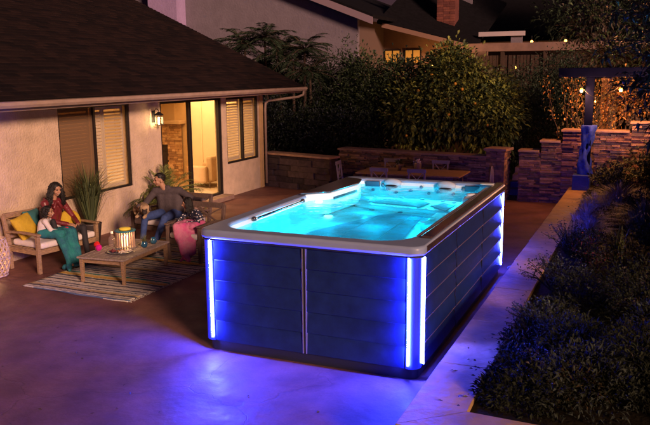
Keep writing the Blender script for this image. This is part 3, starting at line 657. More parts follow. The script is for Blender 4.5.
def pillow(c, r, m, label, cat, n=(1, 0, 0), round_=False, spin=0, th=.09, pleat=False):
    """puffed square or round cushion facing n"""
    k = MB(); N = 22; vs = []; fs = []
    d = Vector(n).normalized(); T = d.to_track_quat('Z', 'Y').to_matrix().to_4x4() @ Matrix.Rotation(spin, 4, 'Z'); c = Vector(c)
    for side_ in (1, -1):
        for i in range(N + 1):
            for j in range(N + 1):
                u = -1 + 2 * i / N; v = -1 + 2 * j / N
                if round_:
                    uu = u * math.sqrt(1 - v * v / 2); vv = v * math.sqrt(1 - u * u / 2); e = max(0, 1 - (uu * uu + vv * vv)); h = e ** .35
                    ang = math.atan2(vv, uu); rad_ = math.hypot(uu, vv)
                    h *= 1 - .10 * (.5 + .5 * cos(ang * 18)) * min(1, rad_ * 2) - .45 * math.exp(-(rad_ / .12) ** 2)
                else:
                    uu, vv = u * (1 - .07 * (1 - v * v)), v * (1 - .07 * (1 - u * u)); h = ((1 - u ** 4) * (1 - v ** 4)) ** .5
                    h += .05 * sin(u * 5 + v * 3) * (1 - u * u) * (1 - v * v)
                vs.append(T @ Vector((uu * r, vv * r, side_ * h * th)) + c)
    n1 = (N + 1) ** 2
    for i in range(N):
        for j in range(N):
            a = i * (N + 1) + j; fs.append((a, a + N + 1, a + N + 2, a + 1)); b_ = a + n1; fs.append((b_, b_ + 1, b_ + N + 2, b_ + N + 1))
    k.add(vs, fs); o = k.build('pillow', m, smooth=True, origin=c); return tag(o, label, cat)
mustard = mat('mustard_fabric', (.50, .34, .02), .85, var=.15, vs=12, bump=.3, bs=80)
def B1(x, y, z): v = Matrix.Translation((-4.30, 1.85, 0)) @ Matrix.Rotation(A1, 4, 'Z') @ Vector((x, y, z)); return v
pillow(B1(.24, .60, .70), .21, mustard, 'square mustard yellow cushion leaning behind the girl on the bench', 'cushion', (.95, .0, .45), spin=rad(12))
pillow(B1(.50, .72, .74), .20, mat('teal_fabric', (.03, .14, .15), .85, var=.2, vs=10), 'dark teal cushion behind the girl in the white cardigan', 'cushion', (.95, .15, .3))
pillow(B1(1.05, .45, .67), .20, mustard, 'round pleated mustard cushion to the right of the woman', 'cushion', (.93, -.30, .25), True, th=.08)

# rug
rugm = bpy.data.materials.new('striped_rug'); rugm.use_nodes = True; n = rugm.node_tree.nodes; l = rugm.node_tree.links; b = n['Principled BSDF']; b.inputs['Roughness'].default_value = .95
tc = n.new('ShaderNodeTexCoord'); sp = n.new('ShaderNodeSeparateXYZ'); l.new(tc.outputs['Object'], sp.inputs[0])
nz = n.new('ShaderNodeTexNoise'); nz.inputs['Scale'].default_value = 1; mp = n.new('ShaderNodeMapping'); mp.inputs['Scale'].default_value = (9, 30, 1); l.new(tc.outputs['Object'], mp.inputs[0]); l.new(mp.outputs[0], nz.inputs[0]); nz.inputs['Detail'].default_value = 1
ma = n.new('ShaderNodeMath'); ma.operation = 'MULTIPLY_ADD'; ma.inputs[1].default_value = .06; l.new(nz.outputs['Fac'], ma.inputs[0]); l.new(sp.outputs[1], ma.inputs[2])
mr = n.new('ShaderNodeMath'); mr.operation = 'FRACT'; ms = n.new('ShaderNodeMath'); ms.operation = 'MULTIPLY'; ms.inputs[1].default_value = 1 / 1.3; l.new(ma.outputs[0], ms.inputs[0]); l.new(ms.outputs[0], mr.inputs[0])
cr = n.new('ShaderNodeValToRGB'); cr.color_ramp.interpolation = 'CONSTANT'; els = cr.color_ramp.elements
seq = [(.66, .58, .46), (.08, .07, .09), (.62, .56, .48), (.30, .27, .27), (.60, .54, .46), (.06, .06, .08), (.58, .52, .42), (.62, .36, .06), (.66, .50, .24), (.02, .20, .19), (.60, .54, .46), (.09, .08, .10), (.42, .38, .36), (.62, .56, .48), (.07, .06, .09), (.60, .54, .46), (.10, .14, .22), (.60, .55, .47), (.25, .22, .22), (.60, .54, .46), (.08, .07, .09), (.50, .36, .18), (.60, .54, .46), (.06, .06, .08), (.60, .54, .46), (.33, .30, .30), (.09, .09, .12), (.60, .54, .46)]
pos = 0; rr3 = random.Random(5); ws = [rr3.uniform(.6, 1.6) for _ in seq]; ws[7] = 2.2; ws[8] = 1.8; ws[9] = 1.5; ws[21] = 1.8; ws[16] = 1.6; tw = sum(ws)
for i, c in enumerate(seq):
    if i < 2: e = els[i]; e.position = pos
    else: e = els.new(pos)
    e.color = (*c, 1); pos += ws[i] / tw
l.new(mr.outputs[0], cr.inputs[0])
nb = n.new('ShaderNodeTexNoise'); nb.inputs['Scale'].default_value = 60; mp2 = n.new('ShaderNodeMapping'); mp2.inputs['Scale'].default_value = (.5, 1, 1); l.new(tc.outputs['Object'], mp2.inputs[0]); l.new(mp2.outputs[0], nb.inputs[0])
mr2 = n.new('ShaderNodeMapRange'); mr2.inputs[1].default_value = .3; mr2.inputs[2].default_value = .7; mr2.inputs[3].default_value = .7; mr2.inputs[4].default_value = 1.2; l.new(nb.outputs['Fac'], mr2.inputs[0])
vm = n.new('ShaderNodeVectorMath'); vm.operation = 'SCALE'; l.new(cr.outputs[0], vm.inputs[0]); l.new(mr2.outputs[0], vm.inputs['Scale']); l.new(vm.outputs[0], b.inputs['Base Color'])
bpn = n.new('ShaderNodeBump'); bpn.inputs['Strength'].default_value = .5; bpn.inputs['Distance'].default_value = .01; l.new(nb.outputs['Fac'], bpn.inputs['Height']); l.new(bpn.outputs[0], b.inputs['Normal'])
k = MB(); NX, NY = 40, 60
def rugz(x, y): return .014 + .004 * sin(x * 4 + y * 2.5) + .003 * sin(y * 7)
x0, x1, y0, y1 = -4.06, -2.0, 1.13, 4.9
for i in range(NX + 1):
    for j in range(NY + 1):
        x = x0 + (x1 - x0) * i / NX; y = y0 + (y1 - y0) * j / NY + .09 * (1 - i / NX) + .012 * sin(x * 9); k.v.append(Vector((x + .01 * sin(y * 8), y, rugz(x, y))))
for i in range(NX):
    for j in range(NY): a = i * (NY + 1) + j; k.f.append((a, a + NY + 1, a + NY + 2, a + 1)); k.m.append(0)
rug = k.build('rug', rugm, smooth=True, origin=(-3, 3, 0)); s_ = rug.modifiers.new('thick', 'SOLIDIFY'); s_.thickness = .012; s_.offset = -1
tag(rug, 'woven rug in cream, black, gold and teal stripes on the patio', 'rug')
k = MB(); rr4 = random.Random(2)
y = y0 + .03
while y < y1:
    k.bar((x1 + .0, y, .012), (x1 + rr4.uniform(.03, .05), y + rr4.uniform(-.012, .012), .004), .008, .005); y += .034
fr = k.build('fringe', mat('fringe', (.6, .55, .48), .9), rug); fr.location = (0, 0, 0)

# coffee table
ct = thing('coffee_table', 'low grey teak coffee table with tapered legs on the striped rug', 'coffee table', (-3.0, 2.45, 0))
TT = Matrix.Translation((-3.02, 2.42, .01)) @ Matrix.Rotation(rad(5), 4, 'Z')
k = MB(); nb_ = 7
for i in range(nb_): k.box((-.40 + i * .8 / nb_ + .004, -.67, .385), (-.40 + (i + 1) * .8 / nb_ - .004, .67, .41), 0, TT)
k.box((-.42, -.69, .385), (-.402, .69, .412), 0, TT); k.box((.402, -.69, .385), (.42, .69, .412), 0, TT); k.box((-.4, -.69, .385), (.4, -.672, .412), 0, TT); k.box((-.4, .672, .385), (.4, .69, .412), 0, TT)
k.build('tabletop', woodg, ct, bevel=.003)
k = MB()
for s_ in (-1, 1): k.box((s_ * .36 - .012, -.6, .31), (s_ * .36 + .012, .6, .384), 0, TT); k.box((-.34, s_ * .62 - .012, .31), (.34, s_ * .62 + .012, .384), 0, TT)
k.build('apron', woodb, ct)
for sx in (-1, 1):
    for sy in (-1, 1):
        k = MB(); q = [(.03, .03), (-.03, .03), (-.03, -.03), (.03, -.03)]
        vs = [TT @ Vector((sx * .37 + a * .75, sy * .63 + c * .75, .0)) for a, c in q] + [TT @ Vector((sx * .37 + a, sy * .63 + c, .383)) for a, c in q]
        k.add(vs, [(3, 2, 1, 0), (4, 5, 6, 7)] + [(i, (i + 1) % 4, 4 + (i + 1) % 4, 4 + i) for i in range(4)]); k.build('leg', woodb, ct, bevel=.005)
TZ = .423
# hurricane lantern with slats and candle
hl = thing('candle_lantern', 'slatted wood and glass lantern with lit candles on the coffee table', 'lantern', (-3.06, 2.50, TZ))
hx, hy = -3.06, 2.50
k = MB(); k.lathe((hx, hy, TZ), [(.165, 0), (.165, .018), (.15, .022), (0, .022)], 28); k.build('base', woodg, hl)
k = MB()
for i in range(22): a = 2 * pi * i / 22; T = Matrix.Translation((hx, hy, 0)) @ Matrix.Rotation(a, 4, 'Z'); k.box((.142, -.012, TZ + .02), (.152, .012, TZ + .27), 0, T)
k.build('slats', mat('lantern_slat', (.38, .26, .22), .6, var=.2), hl)
k = MB(); k.lathe((hx, hy, TZ + .27), [(.10, 0), (.165, 0), (.17, .012), (.165, .024), (.10, .024), (.10, 0)], 28); k.build('top_ring', mat('teal_ring', (.04, .20, .26), .5), hl, smooth=True)
k = MB(); k.lathe((hx, hy, TZ + .294), [(.09, 0), (.09, .028), (.0, .035)], 24); k.build('lid', mat('yellow_lid', (.75, .50, .06), .5, emit=(1, .6, .05), es=.25), hl, smooth=True)
candm = mat('candle', (.9, .8, .6), .6, emit=(1, .55, .2), es=5)
for (a, b_, h) in ((-.035, -.03, .15), (.03, -.045, .17), (.01, .04, .14)):
    k = MB(); k.lathe((hx + a, hy + b_, TZ + .022), [(.024, 0), (.024, h), (.018, h + .004), (0, h)], 14); k.build('candle', candm, hl, smooth=True)
    k = MB(); k.lathe((hx + a, hy + b_, TZ + .03 + h), [(.0, 0), (.007, .008), (.004, .022), (0, .032)], 8); k.build('flame', mat('flame', (1, .7, .3), .5, emit=(1, .55, .15), es=160), hl, smooth=True)
for (x, y, z, e, nm) in ((-3.06, 2.50, TZ + .225, 9, hl),):
    ld = bpy.data.lights.new('candle_light', 'POINT'); ld.energy = e; ld.color = (1, .55, .22); ld.shadow_soft_size = .04; lo = bpy.data.objects.new('candle_light', ld); COL.objects.link(lo); lo.parent = nm; lo.location = Vector((x, y, z)) - Vector(nm.location)
# bottle
bt = thing('glass_bottle', 'clear glass bottle with white cap left of the slatted lantern', 'bottle', (-3.31, 2.47, TZ))
k = MB(); k.lathe((-3.31, 2.47, TZ), [(.0, .0), (.055, 0), (.06, .02), (.06, .12), (.05, .15), (.024, .18), (.02, .215)], 20); k.build('body', glassy('bottle_glass', (.85, .8, .8), 1, .02, base=.16, bcol=(.5, .4, .42)), bt, smooth=True)
k = MB(); k.lathe((-3.31, 2.47, TZ + .215), [(.024, 0), (.024, .035), (.02, .04), (0, .04)], 16); k.build('cap', white, bt, smooth=True)
# plate of snacks
pl = k = MB(); k.lathe((-2.92, 2.17, TZ), [(.0, .004), (.10, .004), (.20, .02), (.205, .024), (.195, .024), (.10, .010), (.0, .010)], 30)
plate = tag(k.build('serving_plate', mat('blue_plate', (.05, .09, .16), .3), smooth=True, origin=(-2.92, 2.17, TZ)), 'dark blue oval platter at the near end of the coffee table', 'plate')
fm = [mat('berries', (.16, .02, .03), .5, island=.4), mat('nuts', (.45, .16, .05), .6, island=.3), mat('cream_dip', (.75, .62, .5), .6, island=.1)]
for c, m_, nm, lb_ in (((-3.02, 2.13), 0, 'berries', 'heap of dark red berries on the blue platter'), ((-2.91, 2.19), 1, 'crackers', 'heap of orange crackers in the middle of the platter'), ((-2.83, 2.12), 2, 'marshmallows', 'heap of white marshmallows at the front of the platter'), ((-2.80, 2.24), 2, 'cheese_cubes', 'pile of pale cheese cubes at the back of the platter')):
    k = MB()
    for i in range(26): a = random.uniform(0, 6.28); r = random.uniform(0, .055); k.ell((c[0] + r * cos(a), c[1] + r * sin(a), TZ + .022 + (.055 - r) * .5 * random.random()), random.uniform(.010, .016), n=8, k=6)
    o = tag(k.build(nm, fm[m_], smooth=True, origin=(*c, TZ)), lb_, 'snack')
# pompoms
for (x, y, r, c, lb_) in ((-3.48, 2.30, .05, (.62, .03, .03), 'bright red fluffy pompom ball on the coffee table'), (-3.30, 2.13, .05, (.62, .02, .32), 'magenta fluffy pompom ball nearest the table corner')):
    k = MB()
    for i in range(240):
        d = Vector((random.gauss(0, 1), random.gauss(0, 1), random.gauss(0, 1))).normalized(); p = Vector((x, y, TZ + r + .003)); k.tube([p + d * r * .4, p + d * r * random.uniform(.85, 1.08)], [.006, .004], 4)
    k.ell((x, y, TZ + r + .003), r * .85, n=10, k=7)
    tag(k.build('pompom', mat('pom_' + lb_[:3], c, .9), origin=(x, y, TZ)), lb_, 'pompom')
# blue glasses
bg_ = mat('blue_glass', (.02, .10, .20), .12, coat=.5)
for (x, y, lb_) in ((-2.78, 2.61, 'squat blue glass vase holding grass beside the lantern'), (-2.80, 2.89, 'squat blue glass tumbler near the far end of the coffee table')):
    k = MB(); k.lathe((x, y, TZ), [(.0, 0), (.035, 0), (.055, .03), (.055, .07), (.038, .10), (.036, .105), (.034, .10), (.05, .068), (.05, .03), (.0, .01)], 20)
    tag(k.build('glass_vase', bg_, smooth=True, origin=(x, y, TZ)), lb_, 'glass')
k = MB()
for i in range(90):
    a = random.uniform(0, 6.28); r = random.uniform(.0, .03); h = random.uniform(.10, .19); s2 = random.uniform(.02, .08)
    p0 = Vector((-2.78 + r * cos(a), 2.61 + r * sin(a), TZ + .06)); p1 = p0 + Vector((cos(a) * s2, sin(a) * s2, h)); w_ = Vector((-sin(a), cos(a), 0)) * .003
    k.add([p0 - w_, p0 + w_, p1], [(0, 1, 2)])
tag(k.build('grass_sprigs', mat('sprig', (.12, .13, .05), .8, island=.3), origin=(-2.78, 2.61, TZ)), 'small tuft of green grass standing in the blue vase', 'plant')
# wicker lantern at the left edge
wk = thing('wicker_lantern', 'pale woven basket lantern with a candle on the patio floor', 'lantern', (-4.93, 1.52, 0))
k = MB()
for hlx in range(2):
    for i in range(16):
        pts = []
        for j in range(13):
            t = j / 12; a = 2 * pi * i / 16 + (1 if hlx else -1) * t * 1.6; r = .20 + .05 * sin(pi * t); pts.append((-4.93 + r * cos(a), 1.52 + r * sin(a), .03 + .58 * t))
        k.tube(pts, .011, 5)
for z, r in ((.02, .20), (.32, .25), (.61, .20)): k.tube([(-4.93 + r * cos(2 * pi * i / 28), 1.52 + r * sin(2 * pi * i / 28), z) for i in range(29)], .015, 6)
k.build('basket', mat('wicker', (.50, .38, .36), .8, var=.2), wk, smooth=True)
k = MB(); k.lathe((-4.93, 1.52, .012), [(.16, 0), (.16, .01), (0, .01)], 20); k.build('base', woodg, wk)
k = MB(); k.lathe((-4.93, 1.52, .025), [(.05, 0), (.05, .17), (0, .165)], 18); k.build('candle', candm, wk, smooth=True)
ld = bpy.data.lights.new('candle_light', 'POINT'); ld.energy = 4; ld.color = (1, .5, .2); ld.shadow_soft_size = .03; lo = bpy.data.objects.new('candle_light', ld); COL.objects.link(lo); lo.parent = wk; lo.location = (0, 0, .24)

# ------------------------------------------------------------------ dining set at the back
dt = thing('dining_table', 'long plank dining table behind the swim spa', 'dining table', (-.7, 10.7, 0))
tabm = mat('table_planks', (.42, .24, .12), .5, var=.25, vs=10, stretch=(1, 8, 1))
k = MB()
for i in range(6): k.box((-2.0, 10.12 + i * .2 + .004, .72), (.60, 10.12 + (i + 1) * .2 - .004, .755))
k.build('tabletop', tabm, dt, bevel=.004)
for x in (-1.8, .4):
    for y in (10.25, 11.2):
        k = MB(); k.bar((x, y, 0), (x, y, .72), .08); k.build('leg', woodd, dt)
k = MB(); k.box((-1.76, 10.24, .63), (.36, 10.27, .718)); k.box((-1.76, 11.18, .63), (.36, 11.21, .718)); k.build('apron', woodd, dt)
chm = mat('chair_paint', (.30, .25, .32), .5, var=.1)
def cross_chair():
    t = thing('dining_chair', 'grey cross back dining chair', 'chair'); 
    k = MB(); k.box((-.22, -.22, .43), (.22, .20, .465)); k.build('seat', chm, t, bevel=.012)
    for x in (-.19, .19):
        k = MB(); k.bar((x, -.19, 0), (x, -.19, .43), .035); k.build('leg', chm, t)
        k = MB(); k.bar((x, .19, 0), (x, .19, .45), .035); k.bar((x, .19, .45), (x, .25, .93), .035); k.build('leg', chm, t)
    k = MB(); k.box((-.23, .235, .86), (.23, .265, .95)); k.bar((-.17, .205, .50), (.17, .25, .87), .03, .016); k.bar((.17, .209, .50), (-.17, .254, .87), .03, .016); k.bar((-.17, .205, .52), (.17, .205, .52), .03, .02)
    k.build('backrest', chm, t, bevel=.004); return t
proto = cross_chair()
spots = [(-1.24, 9.95, pi, 'grey cross back chair at the near side of the dining table, left one'), (-.32, 10.0, pi, 'grey cross back chair at the near side of the dining table, right one'),
         (-1.55, 11.42, 0, 'reddish lit cross back chair behind the potted plant on the dining table'), (-.25, 11.42, 0, 'cross back chair on the far side beyond the metal bucket'),
         (-2.45, 10.75, pi / 2 + .12, 'cross back chair at the left head of the dining table')]
for i, (x, y, a, lb_) in enumerate(spots):
    o = proto if i == 0 else copy_tree(proto); place(o, x, y, a); o['label'] = lb_; o['group'] = 'dining chairs round the table'
# round backed chair on the right
rc = thing('bistro_chair', 'dark round hoop backed chair at the right head of the dining table', 'chair', (1.05, 10.75, 0), 'dining chairs round the table')
k = MB(); k.lathe((1.05, 10.75, .44), [(.21, 0), (.22, .015), (.2, .03), (0, .03)], 20); k.build('seat', chm, rc, smooth=True)
for a in (45, 135, 225, 315):
    k = MB(); k.cap((1.05 + .16 * cos(rad(a)), 10.75 + .16 * sin(rad(a)), .44), (1.05 + .21 * cos(rad(a)), 10.75 + .21 * sin(rad(a)), .015), .016, .012); k.build('leg', chm, rc, smooth=True)
k = MB(); k.tube([(1.05 + .19, 10.75 + .2 * cos(t), .46 + .50 * sin(t) ** .8) if 0 < t < pi else (1.24, 10.75 + .2 * cos(t), .46) for t in [pi * i / 16 for i in range(17)]], .013, 6)
for yy in (-.09, 0, .09): k.tube([(1.24, 10.75 + yy, .46), (1.245, 10.75 + yy, .93 - abs(yy) * .5)], .007, 5)
k.build('backrest', chm, rc, smooth=True)
pp = thing('potted_plant', 'small leafy plant in a tan pot on the dining table', 'plant', (-1.1, 10.85, .757))
k = MB(); k.lathe((-1.1, 10.85, .757), [(.05, 0), (.075, .12), (.08, .13), (.065, .13), (.06, .11), (0, .11)], 18); k.build('pot', mat('tan_pot', (.4, .26, .16), .7), pp, smooth=True)
k = MB(); k.lathe((-.62, 10.85, .757), [(0, 0), (.08, 0), (.10, .19), (.105, .195), (.098, .19), (.08, .01)], 20)
bk = thing('metal_bucket', 'pale metal bucket holding white flowers on the dining table', 'bucket', (-.62, 10.85, .757)); k.build('body', mat('tin', (.45, .38, .38), .4, metal=.6), bk, smooth=True)
k = MB()
for i in range(30):
    a = random.uniform(0, 6.28); r = random.uniform(0, .10); k.ell((-.62 + r * cos(a), 10.85 + r * sin(a), .757 + .2 + random.uniform(0, .09)), .02, n=6, k=5)
tag(k.build('flower_bunch', mat('white_petal', (.6, .5, .55), .8, island=.3), origin=(-.62, 10.85, .95)), 'bunch of small white flowers in the metal bucket', 'flowers')

# ------------------------------------------------------------------ foliage helpers
def leafmat(name, c, var=.5, rough=.6): return mat(name, c, rough, island=var)
L_dark = leafmat('leaf_dark', (.022, .036, .016)); L_mid = leafmat('leaf_mid', (.045, .068, .020)); L_citrus = leafmat('leaf_citrus', (.155, .17, .03), .7)
L_blue = leafmat('leaf_blue', (.035, .045, .05)); L_brown = leafmat('leaf_brown', (.05, .035, .02)); L_silver = leafmat('leaf_silver', (.34, .30, .31), .4)
bark = mat('bark', (.09, .06, .045), .9, var=.4, vs=12, bump=.6, bs=30)
def leaf(k, p, d, L, w, rr, m=0, droop=.25):
    d = d.normalized(); up = Vector((rr.gauss(0, .5), rr.gauss(0, .5), 1)); s_ = d.cross(up)
    if s_.length < 1e-3: s_ = Vector((1, 0, 0))
    s_.normalize(); nn = s_.cross(d)
    a = p; b_ = p + d * L * .5 + s_ * w / 2 + nn * w * .18; c = p + d * L - Vector((0, 0, L * droop)); e = p + d * L * .5 - s_ * w / 2 + nn * w * .18; mid = p + d * L * .52
    k.add([a, b_, c, e, mid], [(0, 1, 4), (1, 2, 4), (2, 3, 4), (3, 0, 4)], m)
def crown(lobes, nclump, per, L, w, rr, cl=.16, shell=.55, up=.3, nm=1, zfloor=None):
    k = MB(); tot = sum(l_[1][0] * l_[1][1] * l_[1][2] for l_ in lobes) 
    for c, r in lobes:
        nc = max(3, int(nclump * (r[0] * r[1] * r[2]) / tot))
        for _ in range(nc):
            d = Vector((rr.gauss(0, 1), rr.gauss(0, 1), rr.gauss(0, 1))).normalized(); q = rr.uniform(shell, 1.0) * (1 + .10 * mnoise.noise(d * 2.3 + Vector(c)))
            cc = Vector(c) + Vector((d.x * r[0], d.y * r[1], d.z * r[2])) * q
            if zfloor is not None and cc.z < zfloor: continue
            mm_ = rr.randrange(nm)
            for _ in range(per):
                o = Vector((rr.gauss(0, 1), rr.gauss(0, 1), rr.gauss(0, 1))) * cl * .5; dd = (d * .6 + o.normalized() + Vector((0, 0, up)))
                leaf(k, cc + o, dd, L * rr.uniform(.6, 1.2), w * rr.uniform(.7, 1.2), rr, mm_)
    return k
def limbs(base, lobes, r0, rr, lean=(0, 0)):
    k = MB(); b = Vector(base); z1 = min(c[2] for c, r in lobes)
    fork = Vector((b.x + lean[0], b.y + lean[1], b.z + (z1 - b.z) * .55)); k.tube([b, b.lerp(fork, .5) + Vector((rr.uniform(-.05, .05), 0, 0)), fork], [r0, r0 * .8, r0 * .65], 9)
    for c, r in lobes:
        c = Vector(c); m1 = fork.lerp(c, .5) + Vector((rr.uniform(-.1, .1), rr.uniform(-.1, .1), rr.uniform(-.05, .1))); k.tube([fork, m1, c + Vector((0, 0, r[2] * .4))], [r0 * .55, r0 * .38, r0 * .12], 6)
        for _ in range(4):
            d = Vector((rr.gauss(0, 1), rr.gauss(0, 1), rr.gauss(.4, 1))).normalized(); k.tube([m1.lerp(c, .6), c + Vector((d.x * r[0], d.y * r[1], d.z * r[2])) * .8], [r0 * .2, r0 * .05], 5)
    return k
def tree(name, label, base, lobes, nclump, per, L, w, seed, m=None, r0=.09, cl=.16, group=None, shell=.5, up=.3, cat='tree', zf=None):
    rr = random.Random(seed); t = thing(name, label, cat, base, group)
    limbs(base, lobes, r0, rr).build('trunk', bark, t, smooth=True)
    ms = m if isinstance(m, list) else [m or L_mid]
    crown(lobes, nclump, per, L, w, rr, cl, shell, up, len(ms), zf).build('crown', ms, t); return t

# citrus behind the low wall
ci = tree('citrus_tree', 'round citrus tree with oranges above the low stone wall', (-.75, 14.6, 0),
     [((-.75, 14.7, 2.4), (1.45, .9, 1.3)), ((-1.8, 14.6, 1.95), (.9, .8, 1.0)), ((.35, 14.7, 2.0), (.9, .8, 1.1)), ((-.8, 14.6, 3.3), (.7, .5, .6))], 1500, 13, .17, .085, 21, [L_citrus, L_mid], .09, .30, up=.1)
for (px_, pz_, py_) in ((-1.9, 2.15, 14.0), (-1.55, 2.65, 13.95), (-.45, 2.85, 13.85), (-.25, 2.7, 13.85), (-1.0, 1.55, 13.85), (-1.9, 1.35, 14.0), (.1, 2.3, 13.95), (-.6, 2.0, 13.8), (-1.2, 3.1, 14.1), (.45, 1.7, 14.0)):
    k = MB(); k.ell((px_, py_, pz_), .045, n=10, k=7); k.build('orange', mat('orange_fruit', (.55, .25, .02), .5), ci, smooth=True)
tree('evergreen_shrub', 'tall dark leafy shrub between the palm plant and the citrus tree', (-3.1, 15.2, 0),
     [((-3.2, 15.2, 2.0), (1.1, .9, 1.2)), ((-2.5, 15.3, 2.9), (.75, .7, .75)), ((-4.3, 15.4, 1.7), (1.0, .8, 1.1)), ((-3.9, 15.6, 2.9), (.8, .6, .9))], 1500, 12, .16, .07, 22, [L_dark, L_mid], .08, .28)
tree('sapling', 'thin upright sapling with scattered leaves rising against the white gable', (-4.6, 15.9, 0), [((-4.55, 15.9, 3.4), (.45, .4, .9)), ((-4.2, 15.9, 3.0), (.5, .4, .7)), ((-5.1, 15.9, 3.1), (.4, .4, .7))], 170, 9, .13, .05, 31, [L_dark], .05, .22, shell=.1)
tree('dark_hedge', 'black green hedge behind the gap between the stone walls', (1.4, 16.3, 0),
     [((1.3, 16.3, 1.3), (1.3, .9, 1.4)), ((.6, 16.6, 1.5), (.8, .8, 1.2)), ((2.3, 17.0, 1.6), (.9, .8, 1.6)), ((2.2, 17.6, 2.8), (1.2, .7, 1.1)), ((.8, 17.2, 2.4), (1.1, .7, .9))], 2600, 10, .12, .055, 23, [L_dark], .08, .22, cat='hedge')
tree('dark_hedge', 'dark hedge behind the low wall between house corner and shrub', (-6.0, 14.6, 0),
     [((-5.2, 14.7, 1.1), (1.2, .7, 1.1)), ((-6.6, 14.6, 1.3), (1.1, .7, 1.2)), ((-8.0, 14.6, 1.3), (1.1, .7, 1.2)), ((-3.8, 14.4, 1.2), (1.3, .6, 1.0))], 2300, 9, .12, .055, 24, [L_dark, L_blue], .08, .22, cat='hedge')
tree('tall_tree', 'tall black tree rising behind the deck at the top of the photo', (3.6, 22.5, 0),
     [((2.2, 22.5, 5.4), (1.7, 1.4, 1.5)), ((4.2, 22.5, 5.2), (1.8, 1.5, 1.6)), ((6.6, 22, 4.8), (2.0, 1.6, 2.0)), ((3.2, 22.5, 7.2), (2.0, 1.6, 1.6)), ((6.0, 22.5, 7.6), (2.2, 1.6, 1.8))], 1700, 9, .22, .09, 25, [L_dark], .2, .42)
tree('broad_tree', 'dark broad tree behind the right end of the ledgestone wall', (5.4, 17.5, 0),
     [((4.4, 17.2, 2.6), (1.2, 1.0, 1.3)), ((5.8, 17.2, 3.0), (1.5, 1.1, 1.6)), ((7.6, 17.2, 3.0), (1.6, 1.1, 1.8))], 900, 10, .16, .07, 26, [L_dark, L_brown], .1, .28)
# umbrella palm with arching fingered fronds in front of the white neighbour wall
up_ = thing('umbrella_palm', 'dark arching frond plant rising above the roof edge before the white house', 'palm', (-6.3, 15.2, 0))
rr = random.Random(8); k = MB(); tk = MB()
for (bx, by, tz) in ((-7.4, 15.3, 3.4), (-6.6, 15.2, 3.9), (-6.0, 15.0, 3.5), (-5.5, 15.2, 3.2), (-7.0, 15.0, 3.0), (-8.1, 15.3, 3.2), (-8.5, 15.2, 3.7), (-7.8, 15.1, 4.1), (-7.0, 15.0, 4.3), (-5.6, 15.0, 3.9)):
    tk.tube([(-6.3 + (bx + 6.3) * .3, 15.2, 0), (bx, by, tz * .6), (bx, by, tz)], [.07, .05, .035], 6)
    for f in range(30):
        a = rr.uniform(0, 6.28); el = rr.uniform(-.1, 1.1); L_ = rr.uniform(.85, 1.35); d = Vector((cos(a) * cos(el), sin(a) * cos(el), sin(el))); p = Vector((bx, by, tz)); pts = []
        for i in range(10): t = i / 9; pts.append(p + d * L_ * t - Vector((0, 0, .42 * L_ * t * t)))
        tk.tube(pts, [.012 - .008 * i / 9 for i in range(10)], 4)
        for i in range(2, 10):
            t_ = (pts[i] - pts[i - 1]).normalized(); sd_ = t_.cross(Vector((0, 0, 1))).normalized()
            for s_ in (-1, 1):
                for q in (0, .5): leaf(k, pts[i - 1].lerp(pts[i], q), sd_ * s_ + t_ * .8 - Vector((0, 0, .15)), .30 * (1 - .4 * abs(i / 9 - .5)), .034, rr, 0, .12)
tk.build('trunk', bark, up_, smooth=True); k.build('crown', [leafmat('frond', (.022, .038, .018), .3)], up_)
tree('understory_shrub', 'dark rounded shrub below the arching palm fronds', (-6.9, 15.8, 0), [((-7.2, 15.8, 2.4), (1.5, .7, 1.2)), ((-5.6, 15.8, 2.3), (1.0, .7, 1.2))], 1700, 10, .13, .05, 41, [L_dark], .08, .22)

# near tree reaching in from the right with large glossy leaves
nt_ = thing('overhanging_tree', 'large leaved tree reaching in at the upper right before the pergola', 'tree', (6.6, 6.3, 0))
rr = random.Random(12); tk = MB(); k = MB(); T0 = Vector((6.6, 6.3, .3))
tk.tube([T0, T0 + Vector((-.1, 0, 1.2)), T0 + Vector((-.3, 0, 2.6)), T0 + Vector((-.4, 0, 4.2))], [.16, .13, .10, .06], 10)
tips = []
for i in range(74):
    z = rr.uniform(2.1, 4.6); yy = rr.uniform(5.0, 8.4); f_ = min(1, (z - 2.0) / 1.8)
    xm = (4.62 - 1.0 * f_) - (yy - 6) * .06
    x = rr.uniform(xm, 5.6)
    if z > 3.6: x = rr.uniform(xm + .1, 5.6)
    st = T0 + Vector((-.3, 0, rr.uniform(1.8, 3.8))); en = Vector((x, yy, z)); md = st.lerp(en, .5) + Vector((0, 0, .25)); tk.tube([st, md, en], [.03, .018, .007], 5)
    for q in (.62, .8, .92, 1.0): tips.append((md.lerp(en, q * 2 - 1) if q > .5 else en, (en - md).normalized()))
for p, d in tips:
    for j in range(rr.randint(5, 9)):
        dd = d * .5 + Vector((rr.gauss(0, 1), rr.gauss(0, 1), rr.gauss(-.1, .6))).normalized(); leaf(k, p + Vector((rr.gauss(0, .04), rr.gauss(0, .04), rr.gauss(0, .04))), dd, rr.uniform(.13, .22), rr.uniform(.045, .07), rr, rr.randrange(2), .3)
tk.build('trunk', bark, nt_, smooth=True); k.build('crown', [leafmat('leaf_big', (.07, .062, .028), .5, .4), leafmat('leaf_big_b', (.045, .045, .03), .4, .4)], nt_)
tree('top_branch_tree', 'orange lit foliage hanging above the pergola beam at the top edge', (4.4, 13.6, 0), [((2.9, 13.4, 4.3), (.5, .4, .3)), ((3.6, 13.4, 3.65), (.9, .4, .38)), ((4.8, 13.5, 3.6), (.9, .5, .6)), ((3.2, 13.3, 4.6), (.6, .4, .3))], 420, 9, .16, .07, 33, [L_brown, L_mid], .09, .26, shell=.2)
